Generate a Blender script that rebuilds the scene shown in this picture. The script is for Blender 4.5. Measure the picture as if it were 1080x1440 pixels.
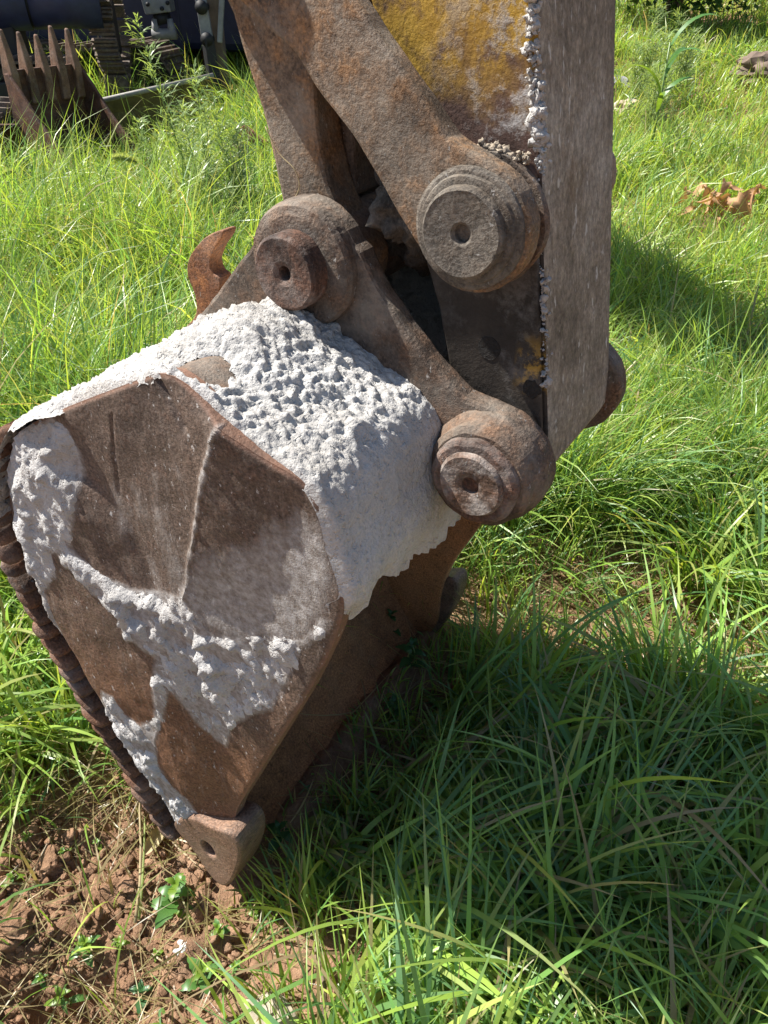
import bpy, bmesh, math, random
import numpy as np
from mathutils import Vector, Matrix

random.seed(7)
RNG = np.random.default_rng(11)
scene = bpy.context.scene
for o in list(bpy.data.objects):
    bpy.data.objects.remove(o)
COL = scene.collection

# ------------------------------------------------------------------ camera
CAM_H = 1.55
PITCH = math.radians(36)
FPX = 1082.0                                   # focal length in photograph pixels
cam_d = bpy.data.cameras.new('camera')
cam = bpy.data.objects.new('camera', cam_d)
COL.objects.link(cam)
cam.location = (0, 0, CAM_H)
cam.rotation_euler = (math.pi/2 - PITCH, 0, 0)
cam_d.sensor_fit = 'VERTICAL'
cam_d.sensor_height = 24
cam_d.lens = FPX/1440*24
cam_d.clip_start = 0.02
cam_d.clip_end = 500
scene.camera = cam

# ------------------------------------------------------------------ light
SUN_EL = math.radians(52)
SUN_AZ = (-0.935, 0.354)
sd = Vector((SUN_AZ[0]*math.cos(SUN_EL), SUN_AZ[1]*math.cos(SUN_EL), math.sin(SUN_EL)))
world = bpy.data.worlds.new('World')
scene.world = world
world.use_nodes = True
wn = world.node_tree.nodes
sky = wn.new('ShaderNodeTexSky')
sky.sky_type = 'NISHITA'
sky.sun_disc = False
sky.sun_elevation = SUN_EL
sky.sun_rotation = math.atan2(SUN_AZ[0], SUN_AZ[1])
bg = wn['Background']
bg.inputs['Strength'].default_value = 0.075
world.node_tree.links.new(sky.outputs[0], bg.inputs[0])
sun_d = bpy.data.lights.new('sun', 'SUN')
sun_d.energy = 5.0
sun_d.angle = math.radians(0.53)
sun_d.color = (1.0, 0.955, 0.88)
sun = bpy.data.objects.new('sun', sun_d)
sun.rotation_euler = (-sd).to_track_quat('-Z', 'Y').to_euler()
sun.location = (-4, 2, 8)
COL.objects.link(sun)
scene.view_settings.view_transform = 'Standard'
scene.view_settings.look = 'None'
scene.view_settings.exposure = 1.18
scene.view_settings.gamma = 1
scene.view_settings.use_curve_mapping = False
scene.render.engine = 'CYCLES'
scene.cycles.max_bounces = 8
scene.cycles.transparent_max_bounces = 8

# ------------------------------------------------------------------ survey helpers
# machine frame: x = in the plane of the arm, y = along the pins, z = up; its origin is the near bucket corner
PSI = math.radians(32.5)
Lax = np.array([math.sin(PSI), math.cos(PSI), 0])
Uax = np.array([math.cos(PSI), -math.sin(PSI), 0])
CAMP = np.array([0, 0, CAM_H])

def ray(x, y):
    a = x-540; d = y-720
    return np.array([a, FPX*math.cos(PITCH)-d*math.sin(PITCH), -(FPX*math.sin(PITCH)+d*math.cos(PITCH))])

def ground_at(x, y, z=0):
    r = ray(x, y)
    return CAMP + r*((z-CAM_H)/r[2])

ORG = ground_at(318, 1235)

def onv(x, y, v):
    r = ray(x, y)
    t = (v-(CAMP-ORG) @ Lax)/(r @ Lax)
    P = CAMP+r*t-ORG
    return (float(P @ Uax), float(P[2]))

def pl(v, pts):
    return [onv(x, y, v) for x, y in pts]

def WP(x, y, Y):
    r = ray(x, y)
    return Vector(CAMP + r*(Y/r[1]))

def to_machine(X, Y):
    dx = X-ORG[0]; dy = Y-ORG[1]
    return dx*Uax[0]+dy*Uax[1], dx*Lax[0]+dy*Lax[1]

# ------------------------------------------------------------------ noise
_perm = np.random.default_rng(3).permutation(256)
_perm = np.concatenate([_perm, _perm, _perm])
_grad = np.random.default_rng(4).normal(size=(256, 3))
_grad /= np.linalg.norm(_grad, axis=1)[:, None]

def perlin(P):
    P = np.asarray(P, float)
    i = np.floor(P).astype(int); f = P-i; i &= 255
    s = f*f*f*(f*(f*6-15)+10)
    out = 0
    for dx in (0, 1):
        wx = s[..., 0] if dx else 1-s[..., 0]
        for dy in (0, 1):
            wy = s[..., 1] if dy else 1-s[..., 1]
            for dz in (0, 1):
                wz = s[..., 2] if dz else 1-s[..., 2]
                h = _perm[_perm[_perm[i[..., 0]+dx & 255]+(i[..., 1]+dy & 255) & 255]+(i[..., 2]+dz & 255) & 255]
                g = _grad[h]
                out = out+wx*wy*wz*(g[..., 0]*(f[..., 0]-dx)+g[..., 1]*(f[..., 1]-dy)+g[..., 2]*(f[..., 2]-dz))
    return out*1.6

def fbm(P, sc, octv=4, gain=.5, off=0.):
    P = np.asarray(P)*sc+off
    a = 1; r = 0
    for k in range(octv):
        r = r+a*perlin(P+k*17.3); P = P*2.03; a *= gain
    return r

def p3(x, y, z=0.0):
    x, y, z = np.broadcast_arrays(x, y, z)
    return np.stack([x, y, z], -1)

def poly_sd(pts, X, Y):
    """signed distance to a polygon, positive inside"""
    pts = np.asarray(pts, float)
    d = np.full(X.shape, 1e9); ins = np.zeros(X.shape, bool)
    n = len(pts)
    for k in range(n):
        a = pts[k]; b = pts[(k+1) % n]
        e = b-a
        t = np.clip(((X-a[0])*e[0]+(Y-a[1])*e[1])/(e @ e+1e-12), 0, 1)
        d = np.minimum(d, (X-a[0]-t*e[0])**2+(Y-a[1]-t*e[1])**2)
        c = (a[1] > Y) != (b[1] > Y)
        xi = a[0]+(Y-a[1])*(b[0]-a[0])/(b[1]-a[1]+1e-12)
        ins ^= c & (X < xi)
    return np.where(ins, 1, -1)*np.sqrt(d)

def line_d(pts, X, Y):
    pts = np.asarray(pts, float)
    d = np.full(X.shape, 1e9)
    for a, b in zip(pts[:-1], pts[1:]):
        e = b-a
        t = np.clip(((X-a[0])*e[0]+(Y-a[1])*e[1])/(e @ e+1e-12), 0, 1)
        d = np.minimum(d, (X-a[0]-t*e[0])**2+(Y-a[1]-t*e[1])**2)
    return np.sqrt(d)

def sstep(a, b, x):
    t = np.clip((x-a)/(b-a), 0, 1)
    return t*t*(3-2*t)

def resample(pts, n, closed=False):
    pts = np.asarray(pts, float)
    if closed: pts = np.vstack([pts, pts[:1]])
    s = np.concatenate([[0], np.cumsum(np.linalg.norm(np.diff(pts, axis=0), axis=1))])
    t = np.linspace(0, s[-1], n+1)[:-1] if closed else np.linspace(0, s[-1], n)
    return np.stack([np.interp(t, s, pts[:, k]) for k in range(pts.shape[1])], 1)

def catmull(pts, sub=6, closed=True):
    pts = [np.array(p, float) for p in pts]
    n = len(pts); out = []
    for i in range(n if closed else n-1):
        p0 = pts[(i-1) % n] if closed or i > 0 else pts[i]
        p1 = pts[i]; p2 = pts[(i+1) % n]
        p3_ = pts[(i+2) % n] if closed or i+2 < n else p2
        for k in range(sub):
            t = k/sub
            out.append(.5*((2*p1)+(-p0+p2)*t+(2*p0-5*p1+4*p2-p3_)*t*t+(-p0+3*p1-3*p2+p3_)*t**3))
    if not closed: out.append(pts[-1])
    return [tuple(p) for p in out]

# ------------------------------------------------------------------ material helper
class G:
    def __init__(s, name):
        s.m = bpy.data.materials.new(name); s.m.use_nodes = True
        s.nt = s.m.node_tree; s.b = s.nt.nodes['Principled BSDF']
        s.tc = s.nt.nodes.new('ShaderNodeTexCoord')
        s.co = s.tc.outputs['Object']
    def L(s, a, b): s.nt.links.new(a, b)
    def put(s, sock, v):
        if hasattr(v, 'is_output'): s.L(v, sock)
        elif isinstance(v, (tuple, list)) and len(v) == 3 and sock.type == 'RGBA': sock.default_value = (*v, 1)
        else: sock.default_value = v
    def vec(s, scale=(1, 1, 1), rot=(0, 0, 0), loc=(0, 0, 0)):
        n = s.nt.nodes.new('ShaderNodeMapping')
        n.inputs['Scale'].default_value = scale; n.inputs['Rotation'].default_value = rot; n.inputs['Location'].default_value = loc
        s.L(s.co, n.inputs[0]); return n.outputs[0]
    def noise(s, sc, det=5, rough=.55, vec=None, dist=0):
        n = s.nt.nodes.new('ShaderNodeTexNoise')
        n.inputs['Scale'].default_value = sc; n.inputs['Detail'].default_value = det
        n.inputs['Roughness'].default_value = rough; n.inputs['Distortion'].default_value = dist
        s.L(vec or s.co, n.inputs['Vector']); return n.outputs['Fac']
    def voro(s, sc, feat='F1', vec=None, out='Distance'):
        n = s.nt.nodes.new('ShaderNodeTexVoronoi'); n.feature = feat
        n.inputs['Scale'].default_value = sc
        s.L(vec or s.co, n.inputs['Vector']); return n.outputs[out]
    def ramp(s, fac, stops, interp='LINEAR'):
        n = s.nt.nodes.new('ShaderNodeValToRGB'); cr = n.color_ramp; cr.interpolation = interp
        while len(cr.elements) < len(stops): cr.elements.new(.5)
        for e, (p, c) in zip(cr.elements, stops):
            e.position = p; e.color = (c, c, c, 1) if not isinstance(c, (tuple, list)) else (*c, 1)
        s.L(fac, n.inputs[0]); return n.outputs[0]
    def mix(s, f, a, b, mode='MIX'):
        n = s.nt.nodes.new('ShaderNodeMix'); n.data_type = 'RGBA'; n.blend_type = mode
        s.put(n.inputs[0], f); s.put(n.inputs[6], a); s.put(n.inputs[7], b); return n.outputs[2]
    def math(s, op, a, b=0., clamp=False):
        n = s.nt.nodes.new('ShaderNodeMath'); n.operation = op; n.use_clamp = clamp
        s.put(n.inputs[0], a); s.put(n.inputs[1], b); return n.outputs[0]
    def attr(s, name, out='Fac'):
        n = s.nt.nodes.new('ShaderNodeAttribute'); n.attribute_name = name; return n.outputs[out]
    def xyz(s):
        n = s.nt.nodes.new('ShaderNodeSeparateXYZ'); s.L(s.co, n.inputs[0]); return n.outputs
    def maprange(s, v, a, b, c=0., d=1.):
        n = s.nt.nodes.new('ShaderNodeMapRange'); s.put(n.inputs[0], v)
        for k, q in enumerate((a, b, c, d)): n.inputs[1+k].default_value = q
        return n.outputs[0]
    def bump(s, h, st=.5, dist=.01, nrm=None):
        n = s.nt.nodes.new('ShaderNodeBump'); n.inputs['Strength'].default_value = st; n.inputs['Distance'].default_value = dist
        s.L(h, n.inputs['Height'])
        if nrm: s.L(nrm, n.inputs['Normal'])
        return n.outputs[0]
    def out(s, col, rough=.8, metal=0., nrm=None, spec=.3):
        s.put(s.b.inputs['Base Color'], col); s.put(s.b.inputs['Roughness'], rough); s.put(s.b.inputs['Metallic'], metal)
        s.b.inputs['Specular IOR Level'].default_value = spec
        if nrm: s.L(nrm, s.b.inputs['Normal'])
        return s.m

def rusty(name, dark, mid, orange, dust=(.36, .33, .30), dust_amt=.25, orange_amt=.5, flecks=.5, rough=.75, off=0., streak=None):
    g = G(name)
    n1 = g.noise(7, 8, .62, g.vec(loc=(off, off*.7, off*.3)))
    n2 = g.noise(24, 6, .65, g.vec(loc=(off+3, 0, off)))
    c = g.ramp(n1, [(.28, dark), (.55, mid), (.8, tuple(x*1.25 for x in mid))])
    c = g.mix(g.math('MULTIPLY', g.ramp(n2, [(.46, 0.), (.64, 1.)]), orange_amt), c, orange)
    stn = g.ramp(g.noise(4.5, 7, .7, g.vec(loc=(off+1, 6, off))), [(.36, .42), (.52, 1.), (.7, 1.3)])
    c = g.mix(.85, c, stn, 'MULTIPLY')
    gr = g.noise(230, 4, .7)
    c = g.mix(.9, c, g.ramp(gr, [(.28, .3), (.5, .95), (.72, 1.75)]), 'MULTIPLY')
    pit = g.ramp(g.noise(95, 3, .7, g.vec(loc=(off, 9, 2))), [(.30, .35), (.42, 1.)])
    c = g.mix(.8, c, pit, 'MULTIPLY')
    n3 = g.noise(11, 7, .7, g.vec(loc=(5, off, 1)) if not streak else g.vec(scale=streak, loc=(5, off, 1)))
    dm = g.math('MULTIPLY', g.ramp(n3, [(.47, 0.), (.68, 1.)]), dust_amt)
    c = g.mix(dm, c, dust)
    fv = g.noise(110, 4, .7, g.vec(scale=(1, 1, .55)))
    fl = g.math('MULTIPLY', g.ramp(fv, [(.645, 0.), (.69, 1.)]), flecks)
    c = g.mix(fl, c, (.52, .50, .47))
    h = g.math('ADD', g.math('MULTIPLY', gr, .5), g.math('ADD', n2, fl))
    nr = g.bump(h, .75, .007)
    return g.out(c, g.ramp(n2, [(.3, rough-.15), (.7, min(rough+.12, 1))]), 0., nr, .35)

M = {}
M['rust_plate'] = None
M['rust_ear'] = rusty('rust_ear', (.04, .029, .022), (.115, .082, .060), (.20, .10, .05), dust=(.30, .265, .22), dust_amt=.45, orange_amt=.55, flecks=.6)
M['rust_link'] = rusty('rust_link', (.07, .045, .03), (.165, .118, .08), (.26, .135, .055), dust=(.33, .29, .235), dust_amt=.5, orange_amt=.8, off=4)
M['rust_cap'] = rusty('rust_cap', (.045, .028, .022), (.12, .07, .05), (.22, .095, .05), dust_amt=.55, orange_amt=.5, flecks=.8, off=9)
M['grey_cap'] = rusty('grey_cap', (.03, .026, .022), (.10, .085, .068), (.14, .095, .06), dust=(.27, .24, .20), dust_amt=.6, orange_amt=.3, off=13)
M['speckled_cap'] = rusty('speckled_cap', (.05, .03, .022), (.13, .08, .055), (.24, .11, .055), dust=(.46, .43, .40), dust_amt=.8, orange_amt=.6, flecks=1., off=15)
M['rust_bar'] = rusty('rust_bar', (.05, .03, .02), (.15, .08, .05), (.25, .115, .06), dust_amt=.4, orange_amt=.6, off=20)
M['rust_hook'] = rusty('rust_hook', (.10, .04, .02), (.22, .095, .04), (.33, .14, .05), dust_amt=.2, orange_amt=.8, off=31)
M['rust_inner'] = rusty('rust_inner', (.26, .105, .042), (.40, .175, .070), (.46, .2, .08), dust=(.34, .2, .11), dust_amt=.3, orange_amt=.5, flecks=.1, off=40)
M['tooth_steel'] = rusty('tooth_steel', (.15, .085, .055), (.225, .135, .09), (.26, .145, .085), dust_amt=.15, orange_amt=.3, flecks=.1, rough=.5, off=50)
M['hole'] = rusty('hole', (.008, .007, .006), (.016, .013, .011), (.02, .015, .01), dust_amt=0, orange_amt=.1, flecks=0)  # near-black: shade inside holes put into the colour, also used for the stain

# bucket side: brown steel, dried slurry film given by the 'film' attribute, rusty edges by 'edge'
g = G('side_plate_steel')
n1 = g.noise(6, 8, .6); n2 = g.noise(30, 6, .65)
c = g.ramp(n1, [(.3, (.060, .042, .033)), (.55, (.108, .076, .058)), (.8, (.15, .105, .078))])
c = g.mix(g.math('MULTIPLY', g.ramp(n2, [(.55, 0.), (.75, 1.)]), .35), c, (.19, .09, .05))
c = g.mix(g.math('MULTIPLY', g.attr('warm'), .75), c, g.ramp(n1, [(.3, (.10, .046, .022)), (.6, (.19, .088, .042)), (.8, (.24, .115, .055))]))
gr = g.noise(210, 4, .75)
c = g.mix(.95, c, g.ramp(gr, [(.28, .25), (.5, .95), (.72, 1.9)]), 'MULTIPLY')
dr = g.noise(16, 7, .72, g.vec(scale=(1.6, 1, .55), rot=(0, math.radians(35), 0)))
film = g.math('ADD', g.attr('film'), g.math('MULTIPLY', g.math('SUBTRACT', dr, .5), .9))
fm = g.ramp(film, [(.38, 0.), (.75, .85)])
c = g.mix(g.math('MULTIPLY', g.ramp(g.noise(45, 6, .75, g.vec(scale=(2.2, 1, .35), rot=(0, math.radians(38), 0))), [(.55, 0.), (.7, 1.)]), .4), c, (.27, .225, .19))
c = g.mix(fm, c, g.mix(g.ramp(g.noise(90, 4, .7), [(.35, 0.), (.65, 1.)]), (.20, .175, .155), (.42, .405, .39)))
c = g.mix(g.math('MULTIPLY', g.attr('edge'), g.ramp(n2, [(.35, .35), (.6, .9)])), c, (.20, .105, .068))
fl = g.ramp(g.noise(120, 4, .7, g.vec(scale=(1, 1, .5), rot=(0, .5, 0))), [(.635, 0.), (.69, .7)])
c = g.mix(fl, c, (.5, .48, .46))
M['rust_plate'] = g.out(c, g.ramp(n2, [(.3, .55), (.7, .85)]), 0, g.bump(g.math('ADD', g.math('MULTIPLY', gr, .6), g.math('ADD', n2, fm)), .6, .005), .35)

# dried concrete
def concrete(name, a, b, d, sand=False):
    g = G(name)
    n1 = g.noise(9, 7, .6); n2 = g.noise(60, 6, .7); n3 = g.noise(260, 3, .6)
    c = g.ramp(n1, [(.3, a), (.62, b)])
    c = g.mix(g.ramp(g.noise(3.2, 6, .65, g.vec(loc=(3, 1, 8))), [(.5, 0.), (.72, .55)]), c, tuple(q*w for q, w in zip(a, (.86, .78, .66))))
    if sand:
        yy = g.xyz()[1]
        band = g.math('MULTIPLY', g.maprange(yy, .30, .325), g.maprange(yy, .54, .51))
        c = g.mix(g.math('MULTIPLY', band, .85), c, (.36, .27, .175))
    c = g.mix(g.ramp(n2, [(.62, 0.), (.74, .55)]), c, d)
    c = g.mix(.35, c, g.ramp(n3, [(.3, .55), (.6, 1.1)]), 'MULTIPLY')
    pits = g.ramp(g.noise(120, 2, .5), [(.30, 0.), (.38, 1.)])
    h = g.math('ADD', g.math('MULTIPLY', n2, 1.4), g.math('ADD', g.math('MULTIPLY', n3, .6), g.math('MULTIPLY', pits, .6)))
    return g.out(c, .95, 0, g.bump(h, .7, .007), .15)
M['concrete'] = concrete('concrete', (.375, .36, .34), (.49, .478, .46), (.24, .21, .18), True)
M['concrete_side'] = concrete('concrete_side', (.33, .315, .30), (.48, .47, .46), (.2, .175, .15))
M['concrete_sand'] = concrete('concrete_sand', (.30, .25, .19), (.4, .34, .27), (.19, .14, .1))

# arm: yellow paint above, greasy dark metal round the joints, concrete splashes
g = G('arm_paint')
x, y, z = g.xyz()
n1 = g.noise(9, 8, .65); n2 = g.noise(28, 7, .7); gr = g.noise(200, 4, .7)
yel = g.ramp(n1, [(.3, (.24, .13, .022)), (.5, (.40, .24, .03)), (.7, (.48, .32, .06))])
rst = g.ramp(n2, [(.3, (.05, .03, .022)), (.6, (.12, .07, .055)), (.8, (.2, .10, .07))])
paint = g.maprange(g.math('ADD', z, g.math('MULTIPLY', g.math('SUBTRACT', n1, .5), .22)), 1.385, 1.45)
blot = g.ramp(g.noise(17, 8, .72, g.vec(loc=(2, 2, 2))), [(.50, 0.), (.60, 1.)])
paint = g.math('MULTIPLY', paint, g.math('SUBTRACT', 1., g.math('MULTIPLY', blot, .85)))
c = g.mix(paint, rst, yel)
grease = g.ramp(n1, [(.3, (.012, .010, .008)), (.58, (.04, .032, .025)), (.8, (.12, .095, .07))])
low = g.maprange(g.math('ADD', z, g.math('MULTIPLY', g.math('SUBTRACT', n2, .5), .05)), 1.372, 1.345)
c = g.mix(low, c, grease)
spot = g.math('MULTIPLY', g.math('MULTIPLY', g.maprange(x, .392, .408), g.maprange(z, 1.10, 1.12)), g.math('MULTIPLY', g.maprange(z, 1.185, 1.15), g.ramp(g.noise(38, 5, .7), [(.47, 0.), (.55, .8)])))
c = g.mix(spot, c, (.34, .2, .03))
cs = g.math('MULTIPLY', g.ramp(g.noise(13, 8, .75, g.vec(loc=(7, 1, 0))), [(.50, 0.), (.6, 1.)]), g.maprange(x, .24, .37))
cs = g.math('MULTIPLY', cs, g.math('SUBTRACT', 1., g.math('MULTIPLY', low, .85)))
c = g.mix(cs, c, (.40, .385, .37))
c = g.mix(.6, c, g.ramp(gr, [(.3, .55), (.7, 1.3)]), 'MULTIPLY')
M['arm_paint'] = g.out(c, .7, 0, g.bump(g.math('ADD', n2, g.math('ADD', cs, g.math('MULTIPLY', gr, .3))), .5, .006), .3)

g = G('arm_front')
st = g.noise(95, 6, .75, g.vec(scale=(1, 1, .5)))
n1 = g.noise(5, 7, .6); n2 = g.noise(45, 5, .7)
c = g.ramp(g.noise(3.5, 8, .7), [(.3, (.12, .095, .07)), (.48, (.26, .215, .165)), (.62, (.34, .30, .25)), (.75, (.45, .42, .38))])
c = g.mix(g.ramp(g.noise(8, 7, .7, g.vec(scale=(1, 1, .5), loc=(3, 2, 1))), [(.58, 0.), (.68, .7)]), c, (.17, .11, .06))
c = g.mix(.95, c, g.ramp(st, [(.3, .55), (.5, .95), (.68, 1.45)]), 'MULTIPLY')
c = g.mix(.8, c, g.ramp(g.noise(170, 4, .7), [(.3, .55), (.7, 1.4)]), 'MULTIPLY')
c = g.mix(g.ramp(g.noise(10, 6, .65, g.vec(loc=(0, 4, 0))), [(.66, 0.), (.74, .8)]), c, (.05, .043, .04))
c = g.mix(g.ramp(g.noise(70, 3, .6, g.vec(scale=(1.2, 1.2, .45))), [(.635, 0.), (.68, .75)]), c, (.55, .52, .47))
M['arm_front'] = g.out(c, .9, 0, g.bump(g.math('ADD', st, n2), .6, .007), .2)

# soil
g = G('soil')
n1 = g.noise(4, 8, .65); n2 = g.noise(30, 8, .7); n3 = g.noise(150, 5, .7)
c = g.ramp(n1, [(.3, (.20, .112, .066)), (.55, (.33, .20, .125)), (.75, (.42, .29, .20))])
c = g.mix(.8, c, g.ramp(n2, [(.3, .5), (.7, 1.35)]), 'MULTIPLY')
c = g.mix(.5, c, g.ramp(n3, [(.3, .6), (.7, 1.3)]), 'MULTIPLY')
M['soil'] = g.out(c, .97, 0, g.bump(g.math('ADD', g.math('MULTIPLY', n2, 1.5), g.math('MULTIPLY', n3, 1.1)), .7, .012), .1)

# leaves: colour from the blade attribute, light passes through
def leaf_mat(name, attr='tint', col=None, trans=.45, rough=.38):
    g = G(name)
    c = g.attr(attr, 'Color') if col is None else g.ramp(g.noise(40, 4, .6), [(.3, tuple(x*.8 for x in col)), (.7, tuple(x*1.2 for x in col))])
    g.put(g.b.inputs['Base Color'], c); g.b.inputs['Roughness'].default_value = rough
    g.b.inputs['Specular IOR Level'].default_value = .5
    t = g.nt.nodes.new('ShaderNodeBsdfTranslucent')
    g.L(g.mix(1., c, (1.5, 1.35, .7), 'MULTIPLY'), t.inputs[0])
    mx = g.nt.nodes.new('ShaderNodeMixShader'); mx.inputs[0].default_value = trans
    g.L(g.b.outputs[0], mx.inputs[1]); g.L(t.outputs[0], mx.inputs[2])
    g.L(mx.outputs[0], g.nt.nodes['Material Output'].inputs[0])
    return g.m
M['grass'] = leaf_mat('grass_blade')
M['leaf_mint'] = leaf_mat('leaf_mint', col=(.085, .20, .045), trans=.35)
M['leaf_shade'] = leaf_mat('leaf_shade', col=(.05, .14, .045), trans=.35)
M['leaf_yellow'] = leaf_mat('leaf_yellow', col=(.16, .27, .035), trans=.45)
M['leaf_weed'] = leaf_mat('leaf_weed', col=(.25, .34, .13), trans=.4)
M['leaf_bush'] = leaf_mat('leaf_bush', col=(.06, .13, .03), trans=.35)
M['stem'] = leaf_mat('stem', col=(.13, .2, .05), trans=.1)
M['seed_head'] = leaf_mat('seed_head', col=(.36, .43, .17), trans=.5, rough=.8)
M['dry_leaf'] = leaf_mat('dry_leaf', col=(.40, .23, .12), trans=.2, rough=.8)
M['straw'] = leaf_mat('straw', col=(.42, .34, .19), trans=.2, rough=.7)

def plain(name, col, rough=.6, metal=0., var=.25, sc=12, spec=.4):
    g = G(name)
    n = g.noise(sc, 7, .65)
    c = g.ramp(n, [(.3, tuple(v*(1-var) for v in col)), (.7, tuple(v*(1+var) for v in col))])
    return g.out(c, rough, metal, g.bump(n, .3, .01), spec)
M['navy'] = plain('navy_paint', (.009, .012, .036), .45)
M['navy_light'] = plain('navy_faded_paint', (.018, .023, .062), .5)
M['black_steel'] = plain('black_steel', (.012, .012, .014), .6)
M['track_steel'] = rusty('track_steel', (.06, .045, .035), (.14, .11, .088), (.2, .12, .075), dust=(.3, .26, .22), dust_amt=.6, flecks=.1, off=60)
M['bg_rust'] = rusty('bg_rust', (.04, .017, .010), (.09, .038, .021), (.16, .068, .032), dust_amt=.1, flecks=.05, off=70)
M['bg_tooth'] = rusty('bg_tooth', (.12, .06, .035), (.2, .11, .07), (.24, .13, .075), dust_amt=.2, flecks=.05, off=75)
M['blade_yellow'] = plain('blade_dull_yellow', (.11, .085, .035), .7, var=.4)
M['blade_edge'] = plain('blade_worn_edge', (.24, .225, .20), .6)
M['grey_steel'] = plain('grey_paint_steel', (.2, .2, .205), .55)
M['brown_post'] = plain('brown_post', (.14, .10, .075), .85)
M['stone_pale'] = plain('stone_pale', (.36, .31, .235), .9, sc=30, var=.5)
M['stone_grey'] = plain('stone_grey', (.25, .25, .27), .9, sc=25)
M['stone_white'] = plain('stone_white', (.6, .59, .58), .8, sc=30)
M['stone_tan'] = plain('stone_tan', (.42, .33, .24), .9, sc=20)

# ------------------------------------------------------------------ object helpers
def link(name, me, mat=None, parent=None):
    o = bpy.data.objects.new(name, me); COL.objects.link(o)
    if mat is not None and me is not None and not me.materials: me.materials.append(mat)
    if parent is not None: o.parent = parent
    return o

def tag(o, label=None, cat=None, group=None, kind=None):
    if label: o['label'] = label
    if cat: o['category'] = cat
    if group: o['group'] = group
    if kind: o['kind'] = kind
    return o

def empty(name, loc=(0, 0, 0), rz=0., label=None, cat=None, group=None):
    o = bpy.data.objects.new(name, None); COL.objects.link(o)
    o.location = loc; o.rotation_euler = (0, 0, rz); o.empty_display_size = .1
    return tag(o, label, cat, group)

def mesh(name, verts, faces, smooth=False):
    me = bpy.data.meshes.new(name)
    me.from_pydata([tuple(v) for v in verts], [], [tuple(f) for f in faces])
    me.update()
    if smooth: me.polygons.foreach_set('use_smooth', [True]*len(me.polygons))
    return me

def fast_mesh(name, V, quads=None, tris=None, smooth=True):
    me = bpy.data.meshes.new(name)
    nq = 0 if quads is None else len(quads); nt = 0 if tris is None else len(tris)
    me.vertices.add(len(V)); me.vertices.foreach_set('co', np.ascontiguousarray(V, np.float32).ravel())
    me.loops.add(nq*4+nt*3); me.polygons.add(nq+nt)
    lp = []; st = []; k = 0
    if nq: lp.append(np.asarray(quads).ravel()); st.append(np.arange(nq)*4); k = nq*4
    if nt: lp.append(np.asarray(tris).ravel()); st.append(k+np.arange(nt)*3)
    me.loops.foreach_set('vertex_index', np.concatenate(lp).astype(np.int32))
    me.polygons.foreach_set('loop_start', np.concatenate(st).astype(np.int32))
    me.update(calc_edges=True)
    if smooth: me.polygons.foreach_set('use_smooth', np.ones(nq+nt, bool))
    return me

def recalc(me):
    bm = bmesh.new(); bm.from_mesh(me); bmesh.ops.recalc_face_normals(bm, faces=bm.faces); bm.to_mesh(me); bm.free(); return me

def bevel(o, w=.003, seg=2, ang=35):
    m = o.modifiers.new('bevel', 'BEVEL'); m.width = w; m.segments = seg; m.limit_method = 'ANGLE'; m.angle_limit = math.radians(ang)
    m.harden_normals = False
    return o

def prism(name, pts, v0, v1, mat, parent, bev=.004, rough=0.0, seed=0, smooth=True):
    """polygon in the arm's plane, thick from v0 to v1 along the pins"""
    pts = np.asarray(pts, float)
    if rough:
        q = resample(pts, max(len(pts), 90), True)
        nx = fbm(p3(q[:, 0], q[:, 1], seed), 28, 3); ny = fbm(p3(q[:, 0], q[:, 1], seed+9), 28, 3)
        pts = q+np.stack([nx, ny], 1)*rough
    n = len(pts)
    V = [(u, v0, w) for u, w in pts]+[(u, v1, w) for u, w in pts]
    F = [tuple(range(n)), tuple(range(2*n-1, n-1, -1))]+[(i, (i+1) % n, n+(i+1) % n, n+i) for i in range(n)]
    me = recalc(mesh(name, V, F))
    o = link(name, me, mat, parent)
    if bev: bevel(o, bev, 2, 40)
    return o

def lathe(name, c, prof, mat, parent, seg=56, wob=0., seed=0, smooth=True):
    """revolve (radius, v) pairs round a pin axis at c=(u,w)"""
    V = []; F = []
    n = len(prof)
    for k in range(seg):
        a = 2*math.pi*k/seg
        for r, v in prof:
            rr = r*(1+wob*float(perlin(np.array([math.cos(a)*2+seed, math.sin(a)*2, v*40]))))
            V.append((c[0]+rr*math.cos(a), v, c[1]+rr*math.sin(a)))
    for k in range(seg):
        k2 = (k+1) % seg
        for i in range(n-1):
            F.append((k*n+i, k*n+i+1, k2*n+i+1, k2*n+i))
    if prof[0][0] > 1e-5: F.append(tuple(k*n for k in range(seg)))
    if prof[-1][0] > 1e-5: F.append(tuple(k*n+n-1 for k in range(seg)))
    me = mesh(name, V, F)
    bm = bmesh.new(); bm.from_mesh(me); bmesh.ops.remove_doubles(bm, verts=bm.verts, dist=1e-6)
    bmesh.ops.recalc_face_normals(bm, faces=bm.faces); bm.to_mesh(me); bm.free()
    o = link(name, me, mat, parent)
    if smooth:
        me.polygons.foreach_set('use_smooth', [True]*len(me.polygons))
        try: me.set_sharp_from_angle(angle=math.radians(40))
        except Exception: pass
    return o

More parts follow.
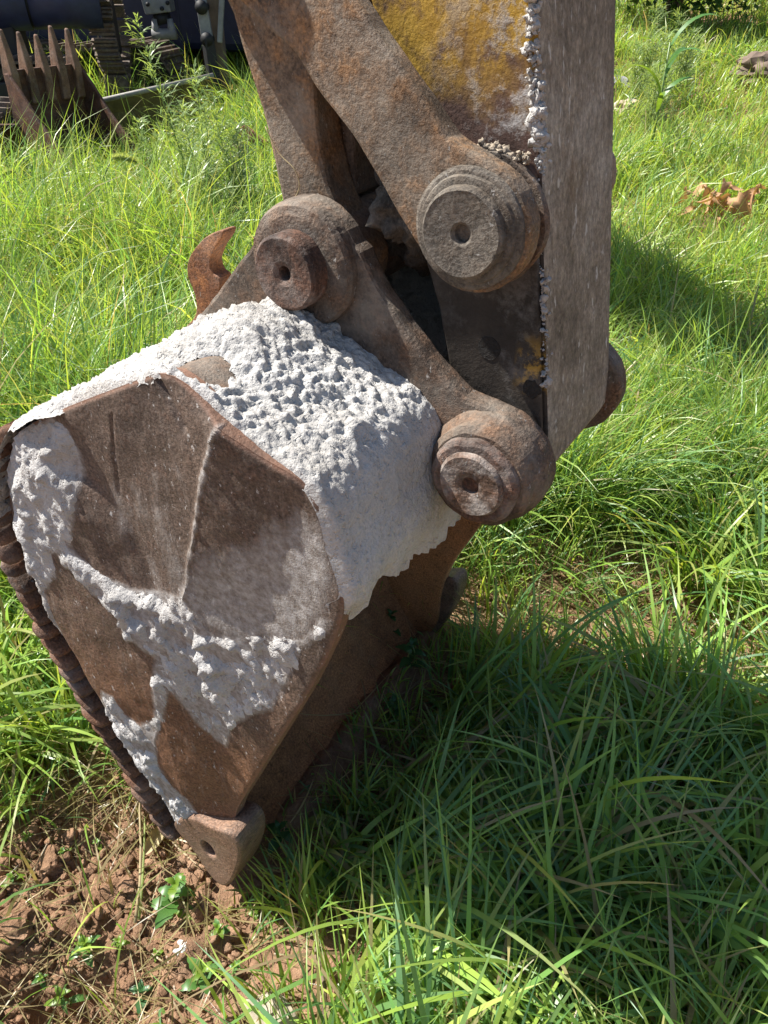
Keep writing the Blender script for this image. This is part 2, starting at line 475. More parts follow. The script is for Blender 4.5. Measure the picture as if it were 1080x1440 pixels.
def tube(name, path, rad, mat, parent=None, seg=8, flat=1.):
    P = [Vector(p) for p in path]; n = len(P)
    rads = rad if isinstance(rad, (list, tuple)) else [rad]*n
    V = []; F = []; up = Vector((.13, .31, .94))
    for i, p in enumerate(P):
        t = (P[min(i+1, n-1)]-P[max(i-1, 0)]).normalized()
        s = t.cross(up); s = s.normalized() if s.length > 1e-4 else Vector((1, 0, 0))
        q = s.cross(t).normalized()
        for k in range(seg):
            a = 2*math.pi*k/seg
            V.append(p+(s*math.cos(a)+q*math.sin(a)*flat)*rads[i])
    for i in range(n-1):
        for k in range(seg):
            F.append((i*seg+k, i*seg+(k+1) % seg, (i+1)*seg+(k+1) % seg, (i+1)*seg+k))
    F.append(tuple(range(seg-1, -1, -1))); F.append(tuple((n-1)*seg+k for k in range(seg)))
    return link(name, mesh(name, V, F, True), mat, parent)

def box_mesh(name, c, s, rot=None):
    V = [Vector((x*s[0]/2, y*s[1]/2, z*s[2]/2)) for x in (-1, 1) for y in (-1, 1) for z in (-1, 1)]
    if rot: V = [rot @ v for v in V]
    c = Vector(c)
    F = [(0, 1, 3, 2), (4, 6, 7, 5), (0, 4, 5, 1), (2, 3, 7, 6), (0, 2, 6, 4), (1, 5, 7, 3)]
    return mesh(name, [v+c for v in V], F)

def box(name, c, s, mat, parent=None, bev=.01, rot=None):
    o = link(name, box_mesh(name, c, s, rot), mat, parent)
    if bev: bevel(o, bev, 2)
    return o

# ================================================================== ground
DIRT = [(-1.6, 1.0), (-.86, .98), (-.60, 1.08), (-.46, 1.0), (-.31, .82), (-.19, .72), (-.17, .58), (-.20, .1), (-1.6, .1)]

def dirt_mask(x, y):
    sd_ = poly_sd(DIRT, x, y)+.06*fbm(p3(x, y), 5, 3)
    return sstep(-.05, .07, sd_)

def thin_mask(x, y):
    """trodden, thin patch in front of the bucket"""
    a = np.exp(-(((x-.62)/.38)**2+((y-1.60)/.26)**2)*1.1)
    b = .4*np.exp(-(((x-.12)/.3)**2+((y-1.25)/.3)**2))
    return np.clip(np.maximum(a, b)+.25*fbm(p3(x, y, 4.), 4, 3), 0, 1)

W_B = .83
def gz(x, y):
    x = np.asarray(x, float); y = np.asarray(y, float)
    z = .035*fbm(p3(x, y), .8, 3)*np.clip(y/3, .3, 2)
    z = z+.10*np.clip(y-9, 0, None)
    near = np.clip(1-(y-1.5)/2, 0, 1)*np.clip(1-np.abs(x)/3, 0, 1)
    d = dirt_mask(x, y)
    cl = fbm(p3(x, y, 2.), 9, 5, .55)
    z = z+near*(.006*fbm(p3(x, y, 7.), 30, 3)+d*(.055*np.abs(cl)+.022*np.abs(fbm(p3(x, y, 1.), 40, 3, .65))-.03))
    # hollow dug at the lower left
    z = z-.15*np.exp(-(((x+.62)/.13)**2+((y-.62)/.07)**2))
    uu, vv_ = to_machine(x, y)
    z = z+.05*np.exp(-((uu-.02)/.05)**2)*sstep(.06, .2, vv_)*sstep(W_B+.1, W_B-.05, vv_)*(1+.3*fbm(p3(x, y, 3.), 12, 2))
    r2 = (x-ORG[0])**2+(y-ORG[1])**2
    return z-.02*np.exp(-r2/.04)

def axis(lo, hi, fine_lo, fine_hi, step, grow=1.12):
    a = list(np.arange(fine_lo, fine_hi, step))
    s = step; v = a[-1]
    while v < hi: s *= grow; v += s; a.append(v)
    s = step; v = a[0]; b = []
    while v > lo: s *= grow; v -= s; b.append(v)
    return np.array(b[::-1]+a)
gx = axis(-150, 150, -1.15, 1.1, .009); gy = axis(-60, 300, .15, 1.9, .009)
GX, GY = np.meshgrid(gx, gy)
GZ = gz(GX.ravel(), GY.ravel())
GV = np.stack([GX.ravel(), GY.ravel(), np.minimum(GZ, 6+0*GZ)], 1)
nxg, nyg = len(gx), len(gy)
ii = (np.arange(nyg-1)[:, None]*nxg+np.arange(nxg-1)[None, :]).ravel()
ground = link('ground', fast_mesh('ground', GV, np.stack([ii, ii+1, ii+nxg+1, ii+nxg], 1)), M['soil'])
tag(ground, kind='structure')

# crumbs and clods of soil, too many to count
def clods():
    V = []; T = []; base = 0
    ico = bmesh.new(); bmesh.ops.create_icosphere(ico, subdivisions=2, radius=1)
    ico1 = bmesh.new(); bmesh.ops.create_icosphere(ico1, subdivisions=1, radius=1)
    jv = np.array([v.co[:] for v in ico1.verts]); jt = np.array([[v.index for v in f.verts] for f in ico1.faces]); ico1.free()
    iv = np.array([v.co[:] for v in ico.verts]); it = np.array([[v.index for v in f.verts] for f in ico.faces]); ico.free()
    n = 9000
    xs = RNG.uniform(-1.25, .95, n*3); ys = RNG.uniform(.2, 1.9, n*3)
    keep = RNG.uniform(size=n*3) < np.maximum(dirt_mask(xs, ys), .35*thin_mask(xs, ys))
    xs, ys = xs[keep][:n], ys[keep][:n]
    zs = gz(xs, ys)
    for k in range(len(xs)):
        r = .0014+.013*RNG.uniform()**4.5+(.016 if RNG.uniform() < .01 else 0)
        s = r*RNG.uniform(.65, 1.2, 3)
        bv, bt_ = (iv, it) if r > .006 else (jv, jt)
        q = np.clip(bv*(1+.75*fbm(bv*1.1+k*3.1, 1.5, 2)[:, None]), -.78, .78)*s
        a = RNG.uniform(0, 6.28); ca, sa = math.cos(a), math.sin(a)
        q = np.stack([q[:, 0]*ca-q[:, 1]*sa, q[:, 0]*sa+q[:, 1]*ca, q[:, 2]], 1)
        V.append(q+[xs[k], ys[k], zs[k]+r*.25]); T.append(bt_+base); base += len(bv)
    return fast_mesh('soil_clods', np.concatenate(V), None, np.concatenate(T), False)
tag(link('soil_clods', clods(), M['soil']), 'loose reddish brown soil clods around the bucket corner', 'soil', kind='stuff')
# ================================================================== excavator arm with its bucket
ARM = empty('excavator_arm', tuple(ORG), -PSI, 'rusty excavator arm with links and a concrete caked bucket resting on its teeth', 'excavator')
def part(name): return name

# joints in the arm's plane
CP = (.390, 1.010); BP = (.110, 1.225); AP = (.343, 1.304)
W = .83

# ---- bucket
LEFT = catmull([(.085, 1.162), (.067, 1.156), (-.002, 1.121), (-.146, 1.045), (-.225, .995), (-.280, .935), (-.318, .865), (-.340, .783), (-.325, .638), (-.288, .512), (-.250, .41), (-.198, .295), (-.140, .165), (-.10, .09), (-.045, .02), (0, -.005)], 8, False)
RIGHT = catmull([(.085, 1.162), (.104, 1.163), (.13, 1.155), (.174, 1.131), (.229, 1.104), (.278, 1.085), (.304, 1.052), (.314, 1.0), (.327, .92), (.281, .777), (.213, .619), (.117, .403), (.072, .299), (.05, .2), (.042, .09), (0, -.005)], 8, False)
NR, NC = 230, 150
lc = resample(LEFT, NR); rc = resample(RIGHT, NR)
tt = np.linspace(0, 1, NC)
GUp = lc[:, None, 0]*(1-tt)+rc[:, None, 0]*tt
GWp = lc[:, None, 1]*(1-tt)+rc[:, None, 1]*tt
Z5 = lambda pts: pl(0, [(x*.4444, 440+y*.4444) for x, y in pts])
Z6 = lambda pts: pl(0, [(x*.4444, 820+y*.4444) for x, y in pts])
outline = np.vstack([lc, rc[::-1]])
u_, w_ = GUp.ravel(), GWp.ravel()
nz = fbm(p3(u_, w_), 4, 3)
# relief of the plate (positive = towards the viewer)
crease = Z5([(230, 380), (275, 520), (330, 560), (430, 700), (500, 880), (620, 1080)])
cu = np.interp(w_, [p[1] for p in crease][::-1], [p[0] for p in crease][::-1])
relief = .34*np.clip(cu-u_, 0, .09)*sstep(1.05, .93, w_)
relief = .5*relief+.5*.34*.09*(1-np.exp(-np.clip(cu-u_, 0, 1)/.09))*sstep(1.05, .93, w_)
bead = Z5([(712, 345), (690, 400), (660, 530), (632, 700), (602, 890)])
db = line_d(bead, u_, w_)
db = db+.003*fbm(p3(u_, w_, 6.5), 55, 3)
beadm = np.exp(-(db/.005)**2)
bu = np.interp(w_, [p[1] for p in bead][::-1], [p[0] for p in bead][::-1])
relief += .0065*beadm*(.55+.6*np.abs(fbm(p3(u_, w_, 1.5), 40, 3, .7)))+.004*sstep(0, .012, u_-bu)*sstep(.70, .74, w_)
fold = sstep(.66, .76, w_)*sstep(1.16, 1.12, w_)
relief += fold*(.012-.15*np.clip(u_-bu, 0, .13)-.10*np.clip(bu-u_, 0, .12))
scar = line_d(Z5([(490, 215), (525, 270), (585, 360)]), u_, w_)
relief -= .006*np.exp(-(scar/.005)**2)
scar2 = line_d(Z5([(355, 320), (360, 420), (375, 570)]), u_, w_)
relief -= .0025*np.exp(-(scar2/.002)**2)
relief += .006*nz+.0012*fbm(p3(u_, w_, 3), 25, 3)
edge_d = np.minimum(line_d(lc, u_, w_), line_d(rc, u_, w_))
relief *= .12+.88*sstep(0, .07, line_d(lc[60:], u_, w_))
relief -= .0025*np.exp(-(edge_d/.0035)**2)
film_p = Z5([(600, 880), (640, 790), (700, 745), (780, 770), (850, 700), (950, 650), (1030, 700), (1040, 850), (1000, 990), (900, 1050), (750, 1030), (650, 960)])
film = .15+.62*sstep(-.05, .03, poly_sd(film_p, u_, w_))
film = np.maximum(film, .42*sstep(-.08, .01, poly_sd(Z5([(340, 560), (560, 500), (600, 880), (480, 880)]), u_, w_)))
film = np.maximum(film, .62*np.exp(-(db/.007)**2))
film = film*sstep(.30, .55, w_)
PA = Z5([(30, 300), (165, 322), (215, 370), (245, 430), (265, 500), (275, 600), (270, 690), (255, 730), (205, 735), (225, 800), (190, 850), (215, 930), (245, 995), (200, 960), (150, 870), (110, 780), (90, 700), (55, 620), (35, 560), (10, 470)])
PB = Z5([(250, 705), (280, 735), (330, 785), (385, 825), (440, 862), (500, 872), (600, 890), (625, 950), (560, 1010), (530, 1035), (440, 1005), (420, 930), (385, 905), (330, 860), (265, 785), (240, 775), (228, 740)])
PC = Z6([(415, 45), (520, 20), (600, 30), (625, 75), (690, 155), (800, 178), (950, 185), (1010, 115), (1040, 128), (1015, 182), (950, 212), (930, 265), (860, 400), (800, 415), (740, 445), (720, 515), (690, 495), (640, 445), (600, 375), (562, 312), (556, 360), (542, 420), (527, 470), (530, 540), (560, 600), (620, 660), (650, 720), (690, 765), (600, 755), (560, 755), (500, 645), (440, 565), (400, 495), (368, 425), (355, 350), (370, 310), (400, 325), (430, 380), (480, 422), (517, 400), (522, 340), (515, 270), (525, 212), (480, 178), (440, 133), (412, 80)])
halo = np.maximum.reduce([poly_sd(q_, u_, w_) for q_ in (PA, PB, PC)])
film = np.maximum(film, .5*sstep(-.018, .002, halo)+.4*sstep(-.002, .008, halo))
rag = .010*fbm(p3(u_, w_, 5), 22, 4, .6)
V = np.stack([u_, -relief, w_], 1)
ii = (np.arange(NR-1)[:, None]*NC+np.arange(NC-1)[None, :]).ravel()
quads = np.stack([ii, ii+NC, ii+NC+1, ii+1], 1)
ring = [r*NC for r in range(NR)]+[r*NC+NC-1 for r in range(NR-2, 0, -1)]
nb = len(V); TH = .026
Vb = np.array([(V[k][0], TH, V[k][2]) for k in ring])
nrg = len(ring)
rim = [(ring[i], nb+i, nb+(i+1) % nrg, ring[(i+1) % nrg]) for i in range(nrg)]
me = mesh('side_plate', np.vstack([V, Vb]), [tuple(q) for q in quads]+rim+[tuple(nb+i for i in range(nrg))], True)
bm = bmesh.new(); bm.from_mesh(me); bmesh.ops.recalc_face_normals(bm, faces=bm.faces); bm.to_mesh(me); bm.free()
me.polygons.foreach_set('use_smooth', [True]*len(me.polygons))
me.set_sharp_from_angle(angle=math.radians(50))
for nm, arr, rv in (('film', film, 0.), ('warm', np.clip(sstep(.78, .45, w_+.12*nz), 0, 1), 1.), ('edge', sstep(.007, .001, edge_d), 1.)):
    a = me.attributes.new(nm, 'FLOAT', 'POINT')
    a.data.foreach_set('value', np.concatenate([arr, np.full(nrg, rv)]).astype(np.float32))

# the shell (floor, back and top) behind the two side plates
SH_OUT = [tuple(p) for p in lc[::-1][2:]]+[tuple(p) for p in rc[1:110]]
def offset_poly(pts, d):
    P = np.array(pts); t = np.gradient(P, axis=0); t /= np.linalg.norm(t, axis=1)[:, None]+1e-9
    return P+np.stack([t[:, 1], -t[:, 0]], 1)*d
k_front = int(np.argmin(np.hypot(rc[:, 0]-.327, rc[:, 1]-.92)))
SH_OUT = np.array([tuple(p) for p in lc[::-1]]+[tuple(p) for p in rc[1:k_front+3]])
so = offset_poly(SH_OUT, .006)
if np.linalg.norm(so.mean(0)-[0, .6]) > np.linalg.norm(SH_OUT.mean(0)-[0, .6]): sgn = -1
else: sgn = 1
so = offset_poly(SH_OUT, .006*sgn); si = offset_poly(SH_OUT, .030*sgn)
bucket_root = link('bucket', None, None, ARM) if False else None
bk = prism('bucket', [tuple(p) for p in resample(so, 110)]+[tuple(p) for p in resample(si, 110)[::-1]], TH+.001, W-TH-.001, M['rust_inner'], ARM, 0)
tag(bk, 'brown bucket shell caked with pale concrete')
bk.data.materials.append(M['rust_ear'])
for p_ in bk.data.polygons:
    p_.use_smooth = True
    if p_.center.z > .8 and (p_.normal.z > .2 or p_.normal.x < -.5): p_.material_index = 1
bk.data.set_sharp_from_angle(angle=math.radians(40))
sp = link('side_plate', me, M['rust_plate'], bk)
far_pts = [tuple(p) for p in resample(lc, 60)]+[tuple(p) for p in resample(rc, 60)[::-1][1:-1]]
prism('side_plate', far_pts, W-TH, W, M['rust_inner'], bk, .004)

# concrete on the near side plate
tA = poly_sd(PA, u_, w_)+rag*.7
tB = poly_sd(PB, u_, w_)+rag*.7
tC = poly_sd(PC, u_, w_)+rag
lump = .5+.5*fbm(p3(u_, w_, 8), 14, 4, .6)
crum = np.abs(fbm(p3(u_, w_, 2), 45, 3, .6))
def swell(d, hmax, wid): return np.where(d > 0, hmax*(1-np.exp(-np.clip(d, 0, 1)/wid)), d*.6)
band = sstep(.05, 0, line_d(Z6([(440, 70), (560, 100), (620, 190), (700, 290)]), u_, w_))
ridge = np.exp(-(line_d(Z6([(640, 170), (700, 185), (800, 195), (950, 205), (1020, 140)]), u_, w_)/.012)**2)
low = np.exp(-(line_d(Z6([(490, 480), (560, 620), (610, 690)]), u_, w_)/.018)**2)
th = np.maximum.reduce([swell(tA, .007, .02), swell(tB, .007, .018), swell(tC, .0045, .02)])
pos = th > 0
add = (.009*band+.0035*ridge+.008*low+.003)*np.clip(lump, 0, 1.3)*sstep(0, .014, np.maximum.reduce([tA, tB, tC]))+(.009*band+.010*ridge+.008*low+.0022)*crum
gap = fbm(p3(u_, w_, 12.), 17, 4, .65)
th = np.where(pos, (th+add)*np.clip(.55+1.5*gap, .08, 1.6), th)
th = np.where(pos & (gap < -.30) & (tA < .012), -.002, th)
smear = fbm(p3(u_*1.5+w_*.9, w_*.45-u_*.3, 9), 26, 4, .6)
thin = (tC > 0) & (band+ridge+low < .35)
th = np.where(thin, th-.010*np.clip(smear+.12, 0, 1), th)
th = np.where(th <= 0, np.minimum(th, -.0015), th)
Vc = np.stack([u_, -relief-th, w_], 1)
keep = (th[quads] > -.0014).any(1)
uq, inv = np.unique(quads[keep], return_inverse=True)
link('concrete_crust', fast_mesh('concrete_crust', Vc[uq], inv.reshape(-1, 4)), M['concrete_side'], bk)

# concrete heaped over the back and top of the bucket
ks = int(np.argmin(np.hypot(lc[:, 0]+.335, lc[:, 1]-.80)))
prof = np.vstack([lc[:ks+1][::-1], rc[1:k_front+2]])
NS, NV = 330, 270
pr = resample(prof, NS)
tg = np.gradient(pr, axis=0); tg /= np.linalg.norm(tg, axis=1)[:, None]
nm_ = np.stack([-tg[:, 1], tg[:, 0]], 1)
if (nm_*(pr-np.array([0, .7]))).sum() < 0: nm_ = -nm_
k9 = np.ones(15)/15
nm_ = np.stack([np.convolve(np.pad(nm_[:, k], 7, 'edge'), k9, 'valid') for k in (0, 1)], 1)
vv = np.concatenate([np.linspace(-.004, .30, int(NV*.66)), np.linspace(.304, W+.004, NV-int(NV*.66))])
PU = np.repeat(pr[:, 0], NV); PW = np.repeat(pr[:, 1], NV); PV = np.tile(vv, NS)
NU = np.repeat(nm_[:, 0], NV); NW = np.repeat(nm_[:, 1], NV)
big = fbm(p3(PU, PV, PW), 5, 3)
mid = fbm(p3(PU, PV, PW), 17, 4, .62)
fin = np.abs(fbm(p3(PU, PV, PW), 48, 3, .6))
hump = np.exp(-(((PU-.08)/.10)**2+((PV-.15)/.09)**2))
rid = np.abs(fbm(p3(PU, PV, PW), 31, 4, .65))*1.8
frontm = sstep(.25, .31, PU)*sstep(1.10, 1.04, PW)
lefth = np.exp(-((PU+.10)/.16)**2)
rough_ = .35+.65*sstep(-.35, .35, fbm(p3(PU, PV, PW), 6.5, 2, off=5.))
mid = mid*rough_; fin = fin*rough_; rid = .5+(rid-.5)*rough_
T = .008+.009*big+.0045*mid*(1-.6*frontm)+.0035*(rid-.5)*(1-.8*frontm)+(.0055-.0035*frontm)*fin+.0035*fbm(p3(PU, PV, PW), 75, 3, .7)*(1-.7*frontm)+.018*hump+.008*lefth
T *= sstep(-.004, .014, PV)*.8+.2
bare = np.exp(-(((PU-.10)/.045)**2+((PV-.055)/.035)**2))
T -= .050*bare
edge_bare = sstep(.009, .002, PV)*sstep(-.16, -.10, PU)
T -= .012*edge_bare
right_end = sstep(.52, .58, PV)
T -= .016*right_end*(.5+big)
T += np.where(PU < -.22, .006, 0)
# a ragged fringe below the front plate, longer towards the hinge
PUo = PU+NU*T; PWo = PW+NW*T
PV = PV-.016*sstep(.02, 0, PV)*sstep(-.10, -.15, PU)
fringe = sstep(.95, .90, PW)*sstep(.28, .30, PU)
jag = np.clip(fbm(p3(PV, 0*PV+3., 0*PV), 15, 4, .5), -1, 1)
drop = (.018+.020*jag+.035*sstep(.10, .20, PV)+.03*np.clip(fbm(p3(PV, 0*PV, 0*PV), 13, 3)+.15, 0, 1))*sstep(0, .04, PV)
PWo = PWo-fringe*drop
PUo = PUo-fringe*.010-.03*sstep(.935, .915, PW)*sstep(.28, .30, PU)*np.abs(jag)
Vt = np.stack([PUo, PV, PWo], 1)
ii = (np.arange(NS-1)[:, None]*NV+np.arange(NV-1)[None, :]).ravel()
qt = np.stack([ii, ii+1, ii+NV+1, ii+NV], 1)
keep = (T[qt] > -.004).any(1)
uq, inv = np.unique(qt[keep], return_inverse=True)
link('concrete_crust', fast_mesh('concrete_crust', Vt[uq], inv.reshape(-1, 4)), M['concrete'], bk)

# worn bars welded across the back of the bucket, their ends standing out like scales
back = catmull([(-.305, .945), (-.352, .865), (-.372, .783), (-.357, .638), (-.316, .512), (-.280, .41), (-.226, .295), (-.170, .165), (-.128, .09)], 10, False)
bp_ = resample(back, 28)
bt = np.gradient(bp_, axis=0)
bar_prof = [(math.cos(a), math.sin(a)) for a in np.linspace(0, 2*math.pi, 12, endpoint=False)]
for k in range(len(bp_)):
    a = math.atan2(bt[k][1], bt[k][0])+math.radians(36+random.uniform(-5, 5))
    s1 = .0285*random.uniform(.72, 1.2); s2 = .0095*random.uniform(.7, 1.3)
    V = []; F = []
    rings = [(-.032+random.uniform(-.004, .004), .5), (-.026, .88), (-.012, 1.), (W*.5, 1.), (W+.004, 1.), (W+.012, .6)]
    for vv_, q in rings:
        for cx, cy in bar_prof:
            du = cx*s1*q; dw = cy*s2*q
            V.append((bp_[k][0]+du*math.cos(a)-dw*math.sin(a), vv_, bp_[k][1]+du*math.sin(a)+dw*math.cos(a)))
    m_ = len(bar_prof)
    for r in range(len(rings)-1):
        for q in range(m_): F.append((r*m_+q, r*m_+(q+1) % m_, (r+1)*m_+(q+1) % m_, (r+1)*m_+q))
    F.append(tuple(range(m_-1, -1, -1))); F.append(tuple((len(rings)-1)*m_+q for q in range(m_)))
    link('wear_bar', recalc(mesh('wear_bar', V, F, True)), M['rust_bar'], bk)
# strip of plate the bars sit on
prism('wear_strip', [tuple(p) for p in resample(offset_poly(np.array(bp_), .004), 40)]+[tuple(p) for p in resample(offset_poly(np.array(bp_), .026*(1 if bp_[0][0]+offset_poly(np.array(bp_), .026)[5][0] > 2*bp_[5][0]-.03 else -1)), 40)[::-1]], .004, W-.004, M['rust_bar'], bk, 0)

# corner teeth: smooth worn castings with a pin hole
def holed(name, out, hc, hr, v0, v1, mat, parent, sub=1, bev=.007):
    N = 64
    P = resample(np.array(out), N, True)
    angs = np.arctan2(P[:, 1]-hc[1], P[:, 0]-hc[0])
    I = np.stack([hc[0]+hr[0]*np.cos(angs), hc[1]+hr[1]*np.sin(angs)], 1)
    V = []
    for v in (v0, v1):
        V += [(p[0], v, p[1]) for p in P]; V += [(p[0], v, p[1]) for p in I]
    F = []
    for i in range(N):
        j = (i+1) % N
        F += [(i, j, N+j, N+i), (2*N+i, 3*N+i, 3*N+j, 2*N+j), (i, 2*N+i, 2*N+j, j), (N+i, N+j, 3*N+j, 3*N+i)]
    o = link(name, recalc(mesh(name, V, F)), mat, parent)
    return bevel(o, bev, 3, 35)
tooth = catmull(pl(-.03, [(243, 1160), (266, 1150), (300, 1165), (326, 1174), (338, 1196), (333, 1226), (319, 1247), (300, 1238), (268, 1193)]), 5)
th_c = onv(293, 1195, -.03)
o = holed('tooth', tooth, th_c, (.014, .022), -.03, .045, M['tooth_steel'], bk)
V = [(th_c[0]+.02*math.cos(a), .0, th_c[1]+.028*math.sin(a)) for a in np.linspace(0, 6.283, 20, endpoint=False)]
link('tooth_hole_shade', mesh('tooth_hole_shade', V, [tuple(range(20))]), M['hole'], bk)  # flat near-black disc inside the hole, its shade put into the colour
prism('tooth', [(u-.005, w-.02) for u, w in tooth], W-.018, W+.045, M['tooth_steel'], bk, .01)
for k in range(3):
    v = W*(k+1)/4
    prism('tooth', [(.0, -.015), (.0, -.05), (.0, -.10), (-.01, -.18), (-.03, -.10), (-.05, -.05), (-.04, -.015)], v-.03, v+.03, M['tooth_steel'], bk, .01)
# earth stuck inside the mouth
# cutting lip
prism('cutting_lip', [(-.07, .045), (-.03, .05), (.0, .02), (.0, -.03), (-.03, -.02)], .05, W-.04, M['rust_inner'], bk, .006)

# ---- ears of the bucket
def circ(c, r, a0, a1, n):
    return [(c[0]+r*math.cos(math.radians(a)), c[1]+r*math.sin(math.radians(a))) for a in np.linspace(a0, a1, n)]
EV0, EV1 = .250, .284
ear = (pl(EV0, [(258, 462), (285, 438), (318, 392), (350, 350)])
       + circ(BP, .080, 150, 20, 14)
       + pl(EV0, [(503, 352), (524, 398), (556, 445), (604, 512), (650, 560)])
       + circ(CP, .080, 75, -110, 16)
       + [(.32, .94), (.25, 1.02), (.10, 1.08), (-.06, 1.05)])
def mirror(v): return W-v
for near in (True, False):
    a, b = (EV0, EV1) if near else (mirror(EV1), mirror(EV0))
    if not near: a, b = a-.015, b-.015
    e = prism('ear', ear, a, b, M['rust_ear'], bk, .006, .0022, 3)
    f = (lambda v: v) if near else (lambda v: mirror(v)-.035)
    B_R = .085; C_R = .083
    lathe('boss', BP, [(0, f(.278)), (.079, f(.278)), (.079, f(.240)), (.075, f(.233)), (.064, f(.230)), (.0, f(.230))], M['rust_ear'], bk, wob=.02, seed=1)
    kr = 1 if near else .72
    lathe('boss', CP, [(0, f(.278)), (.080*kr, f(.278)), (.079*kr, f(.246)), (.075*kr, f(.238)), (.072*kr, f(.232)), (.071*kr, f(.220)), (.064*kr, f(.213)), (0, f(.213))], M['rust_ear'], bk, wob=.05, seed=2)
    def pin(c, r, v0, v1, mat, hole):
        pv = [(0, f(v0)), (r*1.05, f(v0)), (r*1.05, f(v1+.004)), (r*.985, f(v1)), (r*.96, f(v1-.001)), (hole*1.7, f(v1)), (hole, f(v1+.003)), (hole*.8, f(v1+.02)), (0, f(v1+.022))]
        return lathe('pin_cap', c, pv, mat, bk, wob=.025, seed=c[0]*9)
    pin(BP, .0455, .232, .201, M['rust_cap'], .0095)
    pin(CP, .0425, .216, .194, M['speckled_cap'], .012)
lathe('boss_collar', CP, [(0, .23), (.060, .23), (.060, .205), (.054, .201), (0, .201)], M['rust_cap'], bk, wob=.06, seed=5)
# hub tube between the ears
# ---- lifting hook on the back of the bucket
hv = .415
hk = pl(hv, [(262, 470), (283, 440), (283, 412), (273, 385), (274, 362), (288, 340), (305, 326), (322, 321), (321, 331), (310, 348), (304, 366), (308, 380), (318, 392), (316, 430), (325, 470)])
h_o = prism('lifting_hook', catmull(hk, 5), hv-.016, hv+.016, M['rust_hook'], bk, .008)
tag(h_o, 'orange rusty lifting hook')

# ---- arm
AV0, AV1 = .300, .530
def front_u(w): return .374+(1.513-w)*.157
nose = circ(CP, .062, -12, -150, 12)
arm_prof = ([(front_u(3.1), 3.1), (front_u(2.2), 2.2), (front_u(1.6), 1.6), (front_u(1.3), 1.3), (front_u(1.05), 1.05)]
            + [(front_u(1.02)-.002, 1.015)] + nose
            + [(.318, 1.04), (.300, 1.10), (.290, 1.15), (.279, 1.187), (.258, 1.24), (.232, 1.32), (.182, 1.50), (.08, 1.77), (-.05, 2.2), (-.12, 2.6), (-.16, 3.1)])
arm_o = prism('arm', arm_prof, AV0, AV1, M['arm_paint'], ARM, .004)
arm_o.data.materials.append(M['arm_front'])
for pgon in arm_o.data.polygons:
    n = pgon.normal
    if n.x > .25 and abs(n.y) < .5: pgon.material_index = 1
# thicker cast plate round the joint, its upper edge catching debris
for near in (True, False):
    a, b = (.291, .2995) if near else (AV1+.0005, AV1+.009)
    pp = [(.25, 1.363), (.29, 1.374), (.35, 1.374), (front_u(1.366)-.004, 1.366), (front_u(1.06)-.006, 1.06)]+circ(CP, .058, 0, -150, 12)+[(.324, 1.04), (.306, 1.10), (.285, 1.187), (.264, 1.24), (.238, 1.32)]
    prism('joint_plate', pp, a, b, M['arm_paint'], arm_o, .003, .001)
    if near: lathe('joint_boss', AP, [(0, a), (.074, a), (.072, a+(-.008 if near else .018)), (0, a+(-.008 if near else .018))], M['rust_ear'], arm_o, wob=.03)
# bolt hole in the joint plate: flat disc, its inner shade painted near-black
bh = onv(688, 490, .291)
lathe('bolt_hole_shade', bh, [(.0155, .2912), (.0148, .2902), (.012, .2903), (0, .2906)], M['hole'], arm_o, wob=.06)
bh2 = onv(748, 548, .291)
lathe('grease_stain', bh2, [(.012, .2912), (.011, .2898), (0, .2895)], M['hole'], arm_o, wob=.25)
# bead of concrete dripped down the front corner of the arm
def crumb_line(name, path, r, n, mat, parent, seed, jit=.006):
    rn = np.random.default_rng(seed)
    ico = bmesh.new(); bmesh.ops.create_icosphere(ico, subdivisions=2, radius=1)
    iv = np.array([v.co[:] for v in ico.verts]); it = np.array([[v.index for v in f.verts] for f in ico.faces]); ico.free()
    P = resample(np.array(path), n); V = []; T = []
    for k in range(n):
        gate = float(perlin(np.array([P[k][2]*22+P[k][0]*9, seed*3.3, 0.])))
        rr = r*rn.uniform(.3, 1.0)*(1+1.5*max(gate, -.55))*(1.6 if rn.uniform() < .06 else 1)
        q = iv*rr*rn.uniform(.6, 1.3, 3)*(1+.9*fbm(iv+k*2.7, 1.9, 2)[:, None])
        V.append(q+P[k]+rn.normal(size=3)*jit*[1, .5, 1]); T.append(it+k*len(iv))
    return link(name, fast_mesh(name, np.concatenate(V), None, np.concatenate(T), True), mat, parent)
crumb_line('concrete_bead', [(front_u(1.9)-.004, .298, 1.9), (front_u(1.6)-.006, .298, 1.6), (front_u(1.45)-.006, .298, 1.45), (front_u(1.34)-.003, .296, 1.36)], .0046, 520, M['concrete'], arm_o, 5, .004)
crumb_line('concrete_bead', [(.28, .290, 1.372), (.33, .290, 1.377), (.385, .290, 1.371)], .0038, 190, M['concrete_sand'], arm_o, 6, .0035)
crumb_line('concrete_bead', [(front_u(1.35)-.002, .296, 1.35), (front_u(1.12), .296, 1.12)], .0028, 110, M['concrete_side'], arm_o, 8, .003)

# ---- guide links (pinned to the arm) and bucket link (pinned to the ears)
GV0, GV1 = .246, .278
gl_low = pl(GV0, [(335, 0), (387, 52), (413, 72), (450, 135), (501, 197), (558, 300)])
gl_up = pl(GV0, [(497, 0), (560, 93), (590, 135), (634, 197)])
g_c = np.array([(gl_low[0][0]+gl_up[0][0])/2, (gl_low[0][1]+gl_up[0][1])/2])
JP = np.array(AP)+(g_c-np.array(AP))*1.62
gdir = (JP-np.array(AP)); gdir /= np.linalg.norm(gdir); gn = np.array([-gdir[1], gdir[0]])
ga = math.degrees(math.atan2(gdir[1], gdir[0]))
glink = (circ(AP, .078, ga-180+72, ga-180-88+180+18, 2)[:0]
         + circ(AP, .078, ga+100, ga+258, 18)
         )
